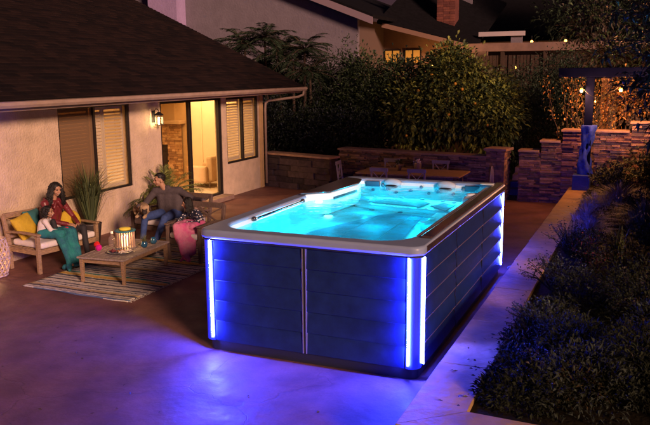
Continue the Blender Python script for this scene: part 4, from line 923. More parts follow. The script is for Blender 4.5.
# flowering vine round the bulbs
vine = thing('bougainvillea', 'orange flowering vine climbing round the pergola post and bulbs', 'vine', (2.85, 12.2, 0))
rr = random.Random(15); tk = MB(); k = MB()
for i in range(26):
    x0_ = rr.uniform(2.7, 3.7); pts = [Vector((x0_, 12.25 + rr.uniform(0, .2), .9))]
    for j in range(7): pts.append(pts[-1] + Vector((rr.uniform(-.14, .2 if i % 2 else .05), rr.uniform(-.07, .03), .29)))
    tk.tube(pts, [.012 - .001 * j for j in range(8)], 4)
    for p in pts[1:]:
        for _ in range(9): leaf(k, p + Vector((rr.gauss(0, .08), rr.gauss(0, .06), rr.gauss(0, .08))), Vector((rr.gauss(0, 1), rr.gauss(0, 1), rr.gauss(0, 1))), rr.uniform(.05, .09), rr.uniform(.035, .05), rr, 0 if rr.random() < .3 else 1)
tk.build('stem', bark, vine); k.build('blossoms', [leafmat('petal_orange', (.55, .27, .07), .4), leafmat('vine_leaf', (.10, .085, .03), .4)], vine)
tree('flowering_shrub', 'orange lit shrub between the pergola posts behind the wall', (4.4, 12.8, 0), [((4.1, 12.7, 2.4), (.6, .35, .5)), ((4.0, 12.7, 2.8), (.4, .3, .3)), ((5.0, 12.8, 2.5), (.7, .4, .6))], 260, 10, .10, .05, 35, [leafmat('petal_orange', (0, 0, 0)), L_brown], .04, .2, shell=.2, cat='shrub')

# ------------------------------------------------------------------ planting bed
rr = random.Random(77)
k = MB()
for i in range(200):
    y = -1.15 + 12.6 * rr.random() ** 1.25; x = 3.62 + 3.6 * rr.random() ** .85
    if i > 165: y = -1.12 + 1.6 * rr.random(); x = 3.66 + 2.6 * rr.random()
    r = rr.uniform(.24, .46)
    if i > 183: y = -1.22 + 1.9 * rr.random(); x = 3.56 + .25 * rr.random(); r = .2
    h = r * rr.uniform(.9, 1.5) * (.7 if x < 3.9 else 1); z = bed_z(x, y); mt = rr.choice((0, 0, 0, 1, 2)); 
    for _ in range(int(900 * r * r / .13)):
        d = Vector((rr.gauss(0, 1), rr.gauss(0, 1), abs(rr.gauss(0, .9)))).normalized(); q = (1 + .16 * mnoise.noise(d * 3 + Vector((x, y, 0)))) * rr.uniform(.82, 1.03)
        p = Vector((x + d.x * r * q, y + d.y * r * q, z + d.z * h * q)); 
        if p.x < 3.34: continue
        leaf(k, p, d + Vector((rr.gauss(0, .6), rr.gauss(0, .6), rr.gauss(.2, .6))), *rr.choice(((.03, .012), (.045, .018), (.065, .024), (.09, .016))), rr, mt)
struct(k.build('ground_cover', [leafmat('bed_dark', (.018, .021, .011), .6, .95), leafmat('bed_brown', (.034, .024, .010), .6, .95), leafmat('bed_blue', (.028, .034, .026), .6, .95)], origin=(5, 5, 0)), 'stuff')
def shrub(name, label, x, y, r, h, seed, ms, nst=26, L=.05, w=.02, per=14, cat='shrub', group='shrubs in the planting bed', spiky=0):
    rr = random.Random(seed); z = bed_z(x, y); t = thing(name, label, cat, (x, y, z), group); tk = MB(); k = MB()
    for i in range(nst):
        a = rr.uniform(0, 6.28); q = rr.random() ** .6; tip = Vector((x + r * q * cos(a), y + r * q * sin(a), z + h * (1 - .45 * q * q) * rr.uniform(.7, 1.1))); b_ = Vector((x + .12 * r * cos(a), y + .12 * r * sin(a), z)); md = b_.lerp(tip, .5) + Vector((0, 0, .12 * h))
        pts = [b_, md, tip]; tk.tube(pts, [.007, .005, .002], 4)
        for j in range(per):
            t_ = rr.uniform(.25, 1); p = b_.lerp(md, t_ * 2) if t_ < .5 else md.lerp(tip, t_ * 2 - 1)
            leaf(k, p + Vector((rr.gauss(0, .02), rr.gauss(0, .02), rr.gauss(0, .02))), Vector((rr.gauss(0, 1), rr.gauss(0, 1), rr.gauss(.5, .6))), L * rr.uniform(.6, 1.3), w * rr.uniform(.7, 1.3), rr, rr.randrange(len(ms)))
    tk.build('stem', mat('dark_stem', (.02, .014, .012), .9), t); k.build('foliage', ms, t); return t
shrub('low_shrub', 'sprawling twiggy shrub overhanging the kerb beside the spa middle', 3.68, 2.6, .50, .50, 1, [L_blue, L_dark], 46, per=20)
shrub('low_shrub', 'bluish shrub spilling on the kerb near the far spa corner', 3.66, 4.6, .48, .55, 2, [L_blue], 46, per=20)
shrub('low_shrub', 'dark twiggy shrub at the bed edge near the front spa corner', 3.75, .8, .48, .42, 3, [L_dark, L_blue], 46, per=20)
shrub('low_shrub', 'dark low shrub in the near corner of the planting bed', 3.95, -.6, .50, .38, 4, [L_dark, L_brown], 46, per=20)
shrub('low_shrub', 'broad dark shrub at the lower right corner of the photo', 4.75, -.2, .6, .45, 5, [L_dark, L_brown], 46, per=20)
shrub('low_shrub', 'dark shrub right of the twiggy kerb shrub near the frame edge', 4.65, 1.7, .6, .55, 6, [L_dark, L_brown], 46, per=20)
shrub('rose_shrub', 'shrub dotted with small red flowers near the kerb', 4.05, 3.7, .45, .55, 7, [L_dark, L_blue, leafmat('red_petal', (.12, .015, .03), .3)], 40, per=16)
shrub('leafy_shrub', 'bright leaved bush in front of the ledgestone wall right of the post', 4.05, 10.2, .6, .75, 8, [L_citrus, L_dark, L_mid], 60, .08, .04, 24)
shrub('leafy_shrub', 'dark bush before the wall at the right frame edge', 4.75, 10.9, .8, 1.1, 9, [L_dark, L_mid], 60, .09, .04, 24)
shrub('leafy_shrub', 'dark bush at the foot of the blue pergola post', 3.80, 10.9, .4, .55, 10, [L_dark, L_citrus], 44, .07, .035, 22)
def tuft(label, x, y, r, h, seed, m, n_=420, name='grass_tuft', wd=.006):
    rr = random.Random(seed); z = bed_z(x, y) - .02; k = MB()
    for i in range(n_):
        a = rr.uniform(0, 6.28); q = rr.random() ** .7; b_ = Vector((x + .3 * r * q * cos(a), y + .3 * r * q * sin(a), z)); hh = h * rr.uniform(.5, 1.1); w_ = Vector((-sin(a), cos(a), 0)) * wd
        m1 = b_ + Vector((cos(a) * r * q * .35, sin(a) * r * q * .35, hh * .65)); m2 = b_ + Vector((cos(a) * r * q, sin(a) * r * q, hh * (1 - .35 * q)))
        k.add([b_ - w_, b_ + w_, m1 + w_ * .8, m1 - w_ * .8, m2], [(0, 1, 2, 3), (3, 2, 4)])
    return tag(k.build(name, m, origin=(x, y, z)), label, 'grass', 'grass tufts in the planting bed')
tuft('pale silvery grass tuft beside the kerb below the blue post', 3.75, 6.3, .5, .55, 51, L_silver, 700)
tuft('pale purple tinged grass tuft behind the bluish kerb shrub', 3.85, 5.4, .45, .5, 52, L_silver, 600)
tuft('tall dry grass tuft in front of the right part of the stone wall', 4.2, 7.7, .6, .75, 53, leafmat('grass_dry', (.22, .16, .09), .4), 800)
tuft('silvery tuft left of the tall dry grass by the kerb', 3.75, 8.0, .45, .5, 54, L_silver, 600)
tuft('greenish grass tuft at the right frame edge', 4.65, 6.2, .6, .7, 55, leafmat('grass_green', (.08, .09, .04), .4), 600)
# dead leaves on the kerb and patio, cable by the far spa corner
k = MB(); rr = random.Random(19)
for i in range(150):
    if rr.random() < .7: p = Vector((3.38 - abs(rr.gauss(0, .13)), rr.uniform(-1.3, 10), KZ + .006))
    else: p = Vector((rr.uniform(-4, 2.5), rr.uniform(-2.5, 0) if rr.random() < .5 else rr.uniform(5, 11), .005))
    if p.x > 2.6 and p.x < 2.96: continue
    a = rr.uniform(0, 6.28); leaf(k, p, Vector((cos(a), sin(a), .12)), rr.uniform(.03, .06), .022, rr, 0, 0)
struct(k.build('fallen_leaves', leafmat('dead_leaf', (.07, .04, .02), .5)), 'stuff')
k = MB(); pts = [(2.72 + .10 * cos(t) + .01 * t, 4.95 + .16 * sin(t) + .05 * sin(t * .37), .012 + .004 * t) for t in [i * .45 for i in range(44)]]; k.tube(pts, .009, 6); k.tube([(2.72, 4.6, .12), (2.74, 4.75, .03), (2.82, 4.95, .012)], .009, 6)
tag(k.build('cable_coil', mat('pale_cable', (.4, .4, .45), .5), smooth=True, origin=(2.75, 4.95, 0)), 'loose coil of pale cable on the patio at the far right spa corner', 'cable')
# strap leaved plant
k = MB(); rr = random.Random(9)
for i in range(11):
    a = rr.uniform(0, 6.28); b_ = Vector((4.38 + rr.uniform(-.05, .05), 3.9 + rr.uniform(-.05, .05), bed_z(4.4, 4.7) + .08)); w_ = Vector((cos(a + 1.57), sin(a + 1.57), 0)) * .03; tp = b_ + Vector((cos(a) * .16, sin(a) * .16, rr.uniform(.38, .55))); md = b_.lerp(tp, .55) - Vector((cos(a), sin(a), 0)) * .03
    k.add([b_ - w_ * .4, b_ + w_ * .4, md + w_, md - w_, tp], [(0, 1, 2, 3), (3, 2, 4)])
tag(k.build('strap_plant', mat('strap_leaf', (.07, .08, .012), .5, island=.4), origin=(4.38, 3.9, .4)), 'yellow green broad leaved plant standing out in the dark bed', 'plant')
for i, (x, y, z) in enumerate(((3.66, 2.5, .40), (3.52, 4.15, .40), (3.75, 5.1, .5), (4.1, 4.4, .62))):
    pass

# ------------------------------------------------------------------ potted plants by the house wall
def reed(label, x, y, r, h, seed, ms, n_=420, pot=True):
    rr = random.Random(seed); t = thing('potted_reed_grass', label, 'potted plant', (x, y, 0)); k = MB()
    for i in range(n_):
        a = rr.uniform(0, 6.28); q = rr.random() ** .8; b_ = Vector((x + .1 * cos(a) * q, y + .1 * sin(a) * q, .42)); hh = h * rr.uniform(.55, 1.05); w_ = Vector((-sin(a), cos(a), 0)) * .007
        m1 = b_ + Vector((cos(a) * r * q * .3, sin(a) * r * q * .3, hh * .6)); m2 = b_ + Vector((cos(a) * r * q, sin(a) * r * q, hh * (1 - .25 * q)))
        if m2.x < WX + .05: m2.x = WX + .05 + rr.random() * .05
        k.add([b_ - w_, b_ + w_, m1 + w_, m1 - w_, m2], [(0, 1, 2, 3), (3, 2, 4)], rr.randrange(len(ms)))
    k.build('blades', ms, t); k = MB(); k.lathe((x, y, 0), [(0, 0), (.15, 0), (.20, .38), (.21, .40), (.19, .40), (.17, .36), (0, .36)], 22); k.build('pot', mat('dark_pot', (.05, .04, .04), .5), t, smooth=True)
reed('tall green reed grass in a pot behind the bench end', -5.05, 4.0, .80, 1.30, 61, [leafmat('reed', (.11, .13, .045), .5), leafmat('reed_b', (.05, .07, .03), .4)], 330)
pb = thing('potted_palm', 'bushy dark palm in a pot by the wall behind the man', 'potted plant', (-5.0, 6.35, 0)); rr = random.Random(62); k = MB(); tk = MB()
for f in range(64):
    a = rr.uniform(0, 6.28); el = rr.uniform(.25, 1.35); L_ = rr.uniform(.8, 1.3); d = Vector((cos(a) * cos(el) * .8, sin(a) * cos(el), sin(el))); p = Vector((-5.0, 6.35, .42)); pts = [p + d * L_ * (i / 8) - Vector((0, 0, .38 * L_ * (i / 8) ** 2)) for i in range(9)]
    for q_ in pts: q_.x = max(q_.x, WX + .06)
    tk.tube(pts, [.008 - .006 * i / 8 for i in range(9)], 4)
    for i in range(2, 9):
        t_ = (pts[i] - pts[i - 1]).normalized(); sd_ = t_.cross(Vector((0, 0, 1))); 
        if sd_.length < .01: continue
        sd_.normalize()
        for s_ in (-1, 1):
            for q in (0, .35, .7): leaf(k, pts[i - 1].lerp(pts[i], q), sd_ * s_ + t_ * 1.1, .20, .018, rr, rr.randrange(2), .25)
for v in k.v: v.x = max(v.x, WX + .03)
tk.build('stem', L_mid, pb); k.build('fronds', [leafmat('palm_a', (.08, .11, .03), .4), leafmat('palm_b', (.17, .19, .04), .4)], pb)
k = MB(); k.lathe((-5.0, 6.35, 0), [(0, 0), (.17, 0), (.22, .40), (.23, .42), (.2, .42), (.18, .38), (0, .38)], 22); k.build('pot', MATS['dark_pot'], pb, smooth=True)
k = MB(); rr = random.Random(5)
for i in range(60): leaf(k, Vector((-1.1 + rr.gauss(0, .04), 10.85 + rr.gauss(0, .04), .89 + rr.random() * .1)), Vector((rr.gauss(0, 1), rr.gauss(0, 1), 1)), .09, .035, rr)
k.build('foliage', [L_mid], pp)

# ------------------------------------------------------------------ neighbouring houses
nh = thing('neighbour_house', 'white stucco gabled house behind the shingle roof', 'house', (-9, 18, 0))
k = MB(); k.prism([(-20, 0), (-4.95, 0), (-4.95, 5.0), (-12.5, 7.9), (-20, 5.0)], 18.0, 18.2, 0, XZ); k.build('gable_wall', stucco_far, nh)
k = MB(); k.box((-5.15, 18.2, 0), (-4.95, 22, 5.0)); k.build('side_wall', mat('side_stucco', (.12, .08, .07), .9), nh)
sl_ = .385
k = MB(); k.prism([(-4.25, 4.78), (-12.5, 4.78 + 8.25 * sl_), (-12.5, 5.02 + 8.25 * sl_), (-4.25, 5.02)], 17.55, 17.62, 0, XZ); k.build('bargeboard', mat('mauve_trim', (.24, .17, .21), .7), nh)
k = MB(); k.prism([(-4.25, 4.98), (-12.5, 4.98 + 8.25 * sl_), (-12.5, 5.10 + 8.25 * sl_), (-4.25, 5.10)], 17.62, 30, 0, XZ); k.build('roof', mat('far_roof', (.006, .005, .007), .95, var=.3, bump=.5, bs=8), nh)
lil = mat('lilac_stucco', (.36, .26, .46), .9, var=.1, vs=2, bump=.5, bs=14)
k = MB(); k.box((-13.25, 17.4, 0), (-11.95, 17.998, 7.0)); k.build('chimney_breast', lil, nh, bevel=.01)
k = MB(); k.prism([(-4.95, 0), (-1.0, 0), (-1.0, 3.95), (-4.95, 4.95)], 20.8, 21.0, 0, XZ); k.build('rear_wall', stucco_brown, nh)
for (x0, x1) in ((-5.88 + .98, -5.0 + .75), (-4.1, -3.45)):
    w_ = MB(); w_.box((x0, 20.74, 3.45), (x1, 20.795, 4.02)); f_ = w_.build('window', trimdark, nh)
    q = MB(); q.box((x0 + .05, 20.72, 3.5), ((x0 + x1) / 2 - .03, 20.738, 3.97)); q.box(((x0 + x1) / 2 + .03, 20.72, 3.5), (x1 - .05, 20.738, 3.97)); q.build('lit_pane', mat('lit_pane', (.25, .12, .03), .4, emit=(1, .38, .05), es=.38), f_)
# porch roof edge, dark roof above
k = MB(); k.add([(-4.3, 19.5, 4.98), (-1.4, 19.5, 4.05), (9, 19.5, 4.05), (9, 34, 11), (-4.3, 34, 11)], [(0, 1, 2, 3, 4)])
k.add([(-4.3, 19.5, 4.9), (-1.4, 19.5, 3.97), (-1.4, 19.5, 4.05), (-4.3, 19.5, 4.98)], [(0, 1, 2, 3)]); 
bh_ = thing('hillside_house', 'dark roofed house with brick chimney in the upper background', 'house', (1, 24, 0))
k = MB(); k.add([(-4.8, 19.6, 5.02), (-1.3, 20.4, 4.12), (-1.3, 26, 6.0), (-4.8, 26, 7.6), (-4.8, 19.6, 4.92), (-1.3, 20.4, 4.02), (-1.3, 26, 5.9), (-4.8, 26, 7.5)], [(0, 1, 2, 3), (7, 6, 5, 4), (0, 4, 5, 1), (1, 5, 6, 2), (2, 6, 7, 3), (3, 7, 4, 0)]); k.build('porch_roof', MATS['far_roof'], bh_)
k = MB(); k.bar((-4.6, 19.58, 4.86), (-1.28, 20.36, 3.98), .06, .16); k.build('porch_fascia', mat('brown_trim', (.17, .09, .065), .7), bh_)
k = MB(); k.prism([(26, 4.6), (36, 9.5), (36, 9.3), (26, 4.4)], -6, 9, 0, Matrix(((0, 0, 1, 0), (1, 0, 0, 0), (0, 1, 0, 0), (0, 0, 0, 1)))); k.build('main_roof', MATS['far_roof'], bh_)
k = MB(); k.box((-6, 26.5, 0), (9, 26.7, 4.0)); k.build('main_wall', stucco_brown, bh_)
k = MB(); stones(k, -3.08, -2.39, 4.4, 8.0, 21.5, .09, .09, .24, .26, .012, 2, None, rr2); k.box((-3.06, 21.56, 4.4), (-2.41, 22.2, 8.0), 1); k.build('chimney', [mat('brick_a', (.20, .07, .055), .9, var=.2), mat('brick_b', (.14, .05, .045), .9, var=.2)], bh_)
k = MB(); k.box((-2.85, 24.4, 5.75), (-2.4, 24.5, 6.3)); k.build('vent_cap', stucco_far, bh_)
k = MB(); k.box((-1.35, 20.9, 4.42), (.3, 21.0, 4.58)); k.build('eave_fascia', mat('white_far', (.5, .42, .45), .7), bh_)
k = MB(); k.box((-.2, 21.0, 3.9), (.2, 21.1, 4.45)); k.build('eave_return', stucco_far, bh_)
dk = thing('deck_fence', 'slatted wooden deck fence with a broad top rail above the hedges', 'fence', (0, 20, 0))
railm = mat('deck_rail', (.24, .14, .11), .7, var=.2, vs=3); slm = mat('deck_slat', (.05, .025, .016), .8, var=.3)
k = MB(); k.box((-1.8, 19.9, 3.86), (6.5, 20.1, 4.14)); k.build('top_rail', railm, dk)
rr = random.Random(4); k = MB(); x = -1.75
while x < 6.4: w_ = rr.uniform(.08, .13); k.box((x, 20.0, 2.9), (x + w_, 20.03, 3.72)); x += w_ + rr.choice((.015, .02, .05))
k.build('slats', slm, dk)
for x in (-1.7, -.35, 1.1, 2.6, 4.2):
    k = MB(); k.box((x, 19.93, 2.6), (x + .12, 20.05, 3.86)); k.build('post', slm, dk)
k = MB(); k.box((-1.8, 19.92, 2.6), (6.5, 20.08, 2.9)); k.build('lower_beam', slm, dk)
# lit wall beyond the fence
gl = thing('porch_lamp', 'small warm porch lamp glowing between citrus crown and fence', 'lamp', (-1.95, 19.7, 3.2))
k = MB(); k.ell((-1.95, 19.7, 3.4), .05); k.build('bulb', mat('porch_glow', (1, .8, .5), .4, emit=(1, .36, .05), es=9), gl, smooth=True)
k = MB(); k.bar((-1.95, 19.7, 3.45), (-1.95, 19.7, 3.6), .03); k.build('holder', black, gl)
for (x, y, z, e) in ((-1.95, 19.55, 3.4, 40), (-2.9, 20.15, 3.5, 24)):
    ld = bpy.data.lights.new('porch_light', 'POINT'); ld.energy = e; ld.color = (1, .45, .14); ld.shadow_soft_size = .05; lo = bpy.data.objects.new('porch_light', ld); COL.objects.link(lo); lo.location = (x, y, z)
gl2 = copy_tree(gl); gl2.location = (-2.9, 20.3, 3.2); gl2['label'] = 'warm porch lamp lighting the brown wall above the evergreen shrub'
for i, (x, z) in enumerate(((.55, 4.20), (1.7, 4.2), (.0, 3.3))):
    g3 = copy_tree(gl); g3.location = (x + .0, 20.9, z - .2); g3['label'] = ['small warm lamp glowing above the deck rail, middle one', 'small warm lamp glowing above the deck rail, right one', 'small warm lamp glowing between the deck fence slats'][i]

# unseen trees added right of the garden to keep sun off its far end
for i, (y, h) in enumerate(((2.3, 8.6), (4.8, 8.0), (8.2, 3.0), (11.2, 4.4), (14.6, 4.6), (18.4, 4.8))):
    x = 9.3 + .3 * (i % 2); w_ = 1.4 if i < 3 else 1.9; t = thing('boundary_tree', ['tall dense boundary tree nearest the camera right of the bed', 'second dense boundary tree from the camera right of the bed', 'third dense boundary tree from the camera right of the bed', 'fourth boundary tree from the camera right of the garden', 'fifth boundary tree from the camera right of the garden', 'farthest boundary tree right of the garden'][i], 'tree', (x, y, 0), 'boundary trees to the right of the garden')
    rr = random.Random(90 + i); lob = [((x, y, h * .36), (1.2, w_, h * .36)), ((x, y, h * .74), (1.1, w_ * .95, h * .27))]
    limbs((x, y, 0), lob, .16, rr).build('trunk', bark, t, smooth=True)
    k = crown(lob, 800, 8, .40, .2, rr, .5, .6, .3)
    for c, r in lob: k.ell(c, (r[0] * .75, r[1] * .82, r[2] * .85), n=18, k=12)  # solid core inside the leaves, added to block the sun
    k.build('crown', L_dark, t)

# ------------------------------------------------------------------ people and dog
skinm = mat('skin', (.42, .23, .15), .55); skind = mat('skin_deep', (.36, .19, .12), .55)
eyem = mat('eye_dark', (.02, .012, .01), .3); lipm = mat('lips', (.35, .08, .07), .5); toothm = mat('teeth', (.75, .7, .65), .4); hairm = mat('hair_black', (.006, .004, .004), .62)
def remesh(k, name, mats, parent, voxel, smooth=4, paint=None, origin=None, bump=None):
    o = k.build(name, mats, parent, origin=origin)
    r = o.modifiers.new('r', 'REMESH'); r.mode = 'VOXEL'; r.voxel_size = voxel; r.use_smooth_shade = True
    m = o.modifiers.new('s', 'SMOOTH'); m.iterations = smooth; m.factor = .5
    dg = bpy.context.evaluated_depsgraph_get(); me = bpy.data.meshes.new_from_object(o.evaluated_get(dg)); o.modifiers.clear(); old = o.data; o.data = me; bpy.data.meshes.remove(old)
    me.name = name
    if not me.materials:
        for q in (mats if isinstance(mats, (list, tuple)) else [mats]): me.materials.append(q)
    if bump:
        for v in me.vertices: v.co += v.normal * bump(v.co)
    if paint:
        off = Vector((0, 0, 0)); p = o
        while p: off += Vector(p.location); p = p.parent
        for f in me.polygons: f.material_index = paint(f.center + off)
    me.polygons.foreach_set('use_smooth', [True] * len(me.polygons)); return o
def frame_of(face, up=(0, 0, 1)):
    f = Vector(face).normalized(); u = Vector(up); r = f.cross(u).normalized(); u = r.cross(f); return Matrix((r, f, u)).transposed().to_4x4()
def head(k, c, face, sc, up=(0, 0, 1)):
    """local: x right, y forward, z up; sc = head height / .23"""
    T = frame_of(face, up); c = Vector(c); g = lambda x, y, z: c + T @ Vector((x * sc, y * sc, z * sc)); E = lambda p, r: k.ell(g(*p), tuple(q * sc for q in r), 0, T)
    E((0, -.005, .025), (.074, .092, .088)); E((0, .022, -.03), (.060, .068, .072)); E((0, .052, -.078), (.030, .030, .028)); E((0, .05, .0), (.052, .045, .05))
    E((.036, .055, -.03), (.026, .03, .028)); E((-.036, .055, -.03), (.026, .03, .028)); k.cap(g(0, .088, .012), g(0, .112, -.024), .010 * sc, .015 * sc)
    E((.015, .098, -.028), (.010, .012, .009)); E((-.015, .098, -.028), (.010, .012, .009)); k.cap(g(-.018, .090, -.054), g(.018, .090, -.054), .010 * sc)
    k.cap(g(-.045, .078, .034), g(.045, .078, .034), .012 * sc)
    for s_ in (-1, 1): E((s_ * .078, -.008, -.008), (.012, .022, .034))
    return T, g
def face_paint(T, c, sc, mi=(0, 1, 2, 3)):
    Ti = T.inverted(); c = Vector(c)
    def f(p):
        q = (Ti @ (p - c)) / sc
        if q.y > .055 and abs(q.z) < .3:
            for s_ in (-1, 1):
                if ((q.x - s_ * .030) / .015) ** 2 + ((q.z - .008) / .008) ** 2 < 1: return mi[1]
                if ((q.x - s_ * .031) / .020) ** 2 + ((q.z - .032) / .005) ** 2 < 1: return mi[1]
            if (q.x / .026) ** 2 + ((q.z + .055) / .007) ** 2 < 1: return mi[3]
            if (q.x / .031) ** 2 + ((q.z + .055) / .014) ** 2 < 1: return mi[2]
        return 0
    return f
def hand(k, w, d, palm_n, sc=1.0, curl=.6, side_=1):
    """palm from wrist w along d, palm normal palm_n; five separate fingers"""
    w = Vector(w); d = Vector(d).normalized(); n_ = Vector(palm_n).normalized(); s_ = d.cross(n_).normalized(); n_ = s_.cross(d)
    for i, (o_, L) in enumerate(((-.030, .068), (-.010, .076), (.010, .072), (.029, .058))):
        b_ = w + (d * .085 + s_ * o_) * sc; k.cap(w + s_ * o_ * .5 * sc + d * .01 * sc, b_, .014 * sc, .012 * sc)
        p = b_; a = curl * .4
        for j in range(3):
            dd = d * cos(a) + n_ * sin(a) + s_ * o_ * 2.2; q = p + dd.normalized() * L * (.45, .32, .23)[j] * sc; k.cap(p, q, (.0085, .008, .0072)[j] * sc); p = q; a += curl * .7
    b_ = w + (d * .03 + s_ * -.030 * side_) * sc; q = b_ + (d * .035 - s_ * .030 * side_ + n_ * .012) * sc; k.cap(b_, q, .011 * sc, .010 * sc); k.cap(q, q + (d * .032 - s_ * .006 * side_ + n_ * .012) * sc, .0095 * sc, .008 * sc)
def arm(kb, kc, sh, el, wr, r=(.055, .043, .03), sl=1.0, hd=None, pn=(0, 0, -1), sc=1, curl=.6, side_=1):
    sh, el, wr = Vector(sh), Vector(el), Vector(wr)
    kb.cap(sh, el, r[0] * .8, r[1] * .8); kb.cap(el, wr, r[1] * .8, r[2] * .75); e2 = el.lerp(wr, sl)
    kc.cap(sh, el, r[0] * 1.12, r[1] * 1.15); kc.cap(el, e2, r[1] * 1.15, r[2] * 1.35 if sl > .8 else r[1] * 1.1)
    hand(kb, wr, (hd or (wr - el)), pn, sc, curl, side_)
def person(label, loc, group=None): return thing('person', label, 'person', loc, group)

def torso(kc, kb, hip, chest, neck, hd_base, w_hip, w_sh, dep, sh_l, sh_r):
    hip, chest, neck = Vector(hip), Vector(chest), Vector(neck); ax = (Vector(sh_r) - Vector(sh_l)).normalized()
    for k_, f_ in ((kb, .86), (kc, 1.0)):
        for s_ in (-1, 1):
            k_.cap(hip + ax * s_ * w_hip * .5, chest + ax * s_ * w_sh * .28, dep * .55 * f_, dep * .58 * f_)
        k_.cap(hip, chest, dep * .6 * f_, dep * .62 * f_)
        for q in (0, .25, .5, .75, 1): k_.ell(hip.lerp(chest, q), (w_hip * .5 + dep * .48 * f_ + (w_sh - w_hip) * .2 * q, dep * .60 * f_, dep * .5), 0, frame_of(Vector((0, 0, 1)).cross(ax) * -1))
        k_.cap(Vector(sh_l), Vector(sh_r), dep * .34 * f_)
        k_.cap(chest, neck, dep * .55 * f_, dep * .26 * f_)
    kb.cap(neck - Vector((0, 0, .04)), hd_base, .050 * dep / .2, .046 * dep / .2)

# --- woman: maroon leather jacket, black trousers, long curly hair
wo_ = person('woman with long curly dark hair, maroon leather jacket and black trousers on the bench', (-4.72, 2.66, 0))
kb, kc, kt = MB(), MB(), MB()
hc = Vector((-4.60, 2.66, 1.27)); T, g = head(kb, hc, (.93, -.16, -.18), 1.0)
hip = Vector((-4.76, 2.66, .60)); ch = Vector((-4.74, 2.66, .92)); nk = Vector((-4.68, 2.66, 1.09)); shl, shr = Vector((-4.66, 2.84, 1.05)), Vector((-4.68, 2.46, 1.05))
torso(kc, kb, hip, ch, nk, hc + Vector((-.02, 0, -.08)), .20, .36, .20, shl, shr)
arm(kb, kc, shl, (-4.55, 2.98, .74), (-4.34, 2.86, .66), hd=(.8, -.4, -.1), pn=(-.2, -.2, -1)); arm(kb, kc, shr, (-4.56, 2.44, .76), (-4.32, 2.58, .70), hd=(.8, .3, -.1), pn=(0, .3, -1), side_=-1)
for (hx_, kn, an, toe) in (((-4.72, 2.74, .58), (-4.20, 2.82, .60), (-4.06, 2.74, .12), (-3.88, 2.72, .055)), ((-4.72, 2.58, .58), (-4.24, 2.64, .59), (-4.16, 2.60, .12), (-3.98, 2.56, .055))):
    for k_, f_ in ((kb, .85), (kt, 1.0)): k_.cap(hx_, kn, .088 * f_, .062 * f_); k_.cap(kn, an, .060 * f_, .042 * f_)
    kb.cap(Vector(an) - Vector((.02, 0, .05)), toe, .035, .03)
kt.cap((-4.74, 2.56, .58), (-4.74, 2.76, .58), .11)
remesh(kb, 'body', [skinm, eyem, lipm, toothm], wo_, .0075, 2, face_paint(T, hc, .98))
leather = mat('maroon_leather', (.15, .020, .028), .38, var=.25, vs=8, bump=.5, bs=16)
for a_, b_2 in (((-4.60, 2.71, 1.05), (-4.60, 2.75, .97)), ((-4.58, 2.62, 1.05), (-4.58, 2.58, .97))): kc.cap(a_, b_2, .022, .03)
kc.cap((-4.80, 2.60, 1.09), (-4.80, 2.74, 1.09), .035)
remesh(kc, 'jacket', leather, wo_, .013, 2); remesh(kt, 'trousers', mat('black_cloth', (.018, .016, .022), .8, bump=.3, bs=30), wo_, .013, 2)
def boots(par, pts, m, name='shoe', r=.042):
    for an, toe in pts:
        k = MB(); an = Vector(an); toe = Vector(toe); k.cap(an - Vector((0, 0, .03)), an - Vector((0, 0, .075)), r, r); k.cap(an - Vector((0, 0, .07)), toe, r, r * .85); k.box((min(an.x, toe.x) - r * .9, min(an.y, toe.y) - r * .8, .026), (max(an.x, toe.x) + r * .9, max(an.y, toe.y) + r * .8, .045)); remesh(k, name, m, par, .010, 2)
shoem = mat('dark_shoe', (.05, .025, .022), .5)
boots(wo_, (((-4.06, 2.74, .14), (-3.90, 2.72, .065)), ((-4.16, 2.60, .14), (-4.00, 2.56, .065))), shoem)
def strands(par, c, T, sc, length, n_, rr, r=.012, curly=.02, back=True, spread=1.0, face_open=.055, ymax=.30):
    k = MB(); c = Vector(c)
    k.ell(c + T @ Vector((0, -.018 * sc, .032 * sc)), (.084 * sc, .098 * sc, .092 * sc), 0, T); 
    for i in range(n_):
        a = rr.uniform(-2.55, 2.55); x, y = sin(a), -cos(a)
        if y > ymax: continue
        p = c + T @ Vector((x * .074 * sc, (y * .082 - .01) * sc, rr.uniform(.0, .09) * sc)); pts = [c + T @ Vector((x * .04 * sc, y * .05 * sc, .115 * sc)), p]; L = length * rr.uniform(.6, 1.05); st = 7; ph = rr.uniform(0, 6)
        for j in range(1, st + 1):
            t = j / st; o_ = T @ Vector((x * .035 * spread * t * sc, y * .03 * t * sc, 0)); pts.append(p + o_ + Vector((curly * sin(ph + j * 2.3), curly * cos(ph + j * 1.9), -L * t)))
        k.tube(pts, [r * .9] + [r] * (len(pts) - 2) + [r * .35], 6)
    return k.build('hair', hairm, par, smooth=True)
strands(wo_, hc, T, 1.02, .32, 420, random.Random(3), .009, .026, spread=2.2)

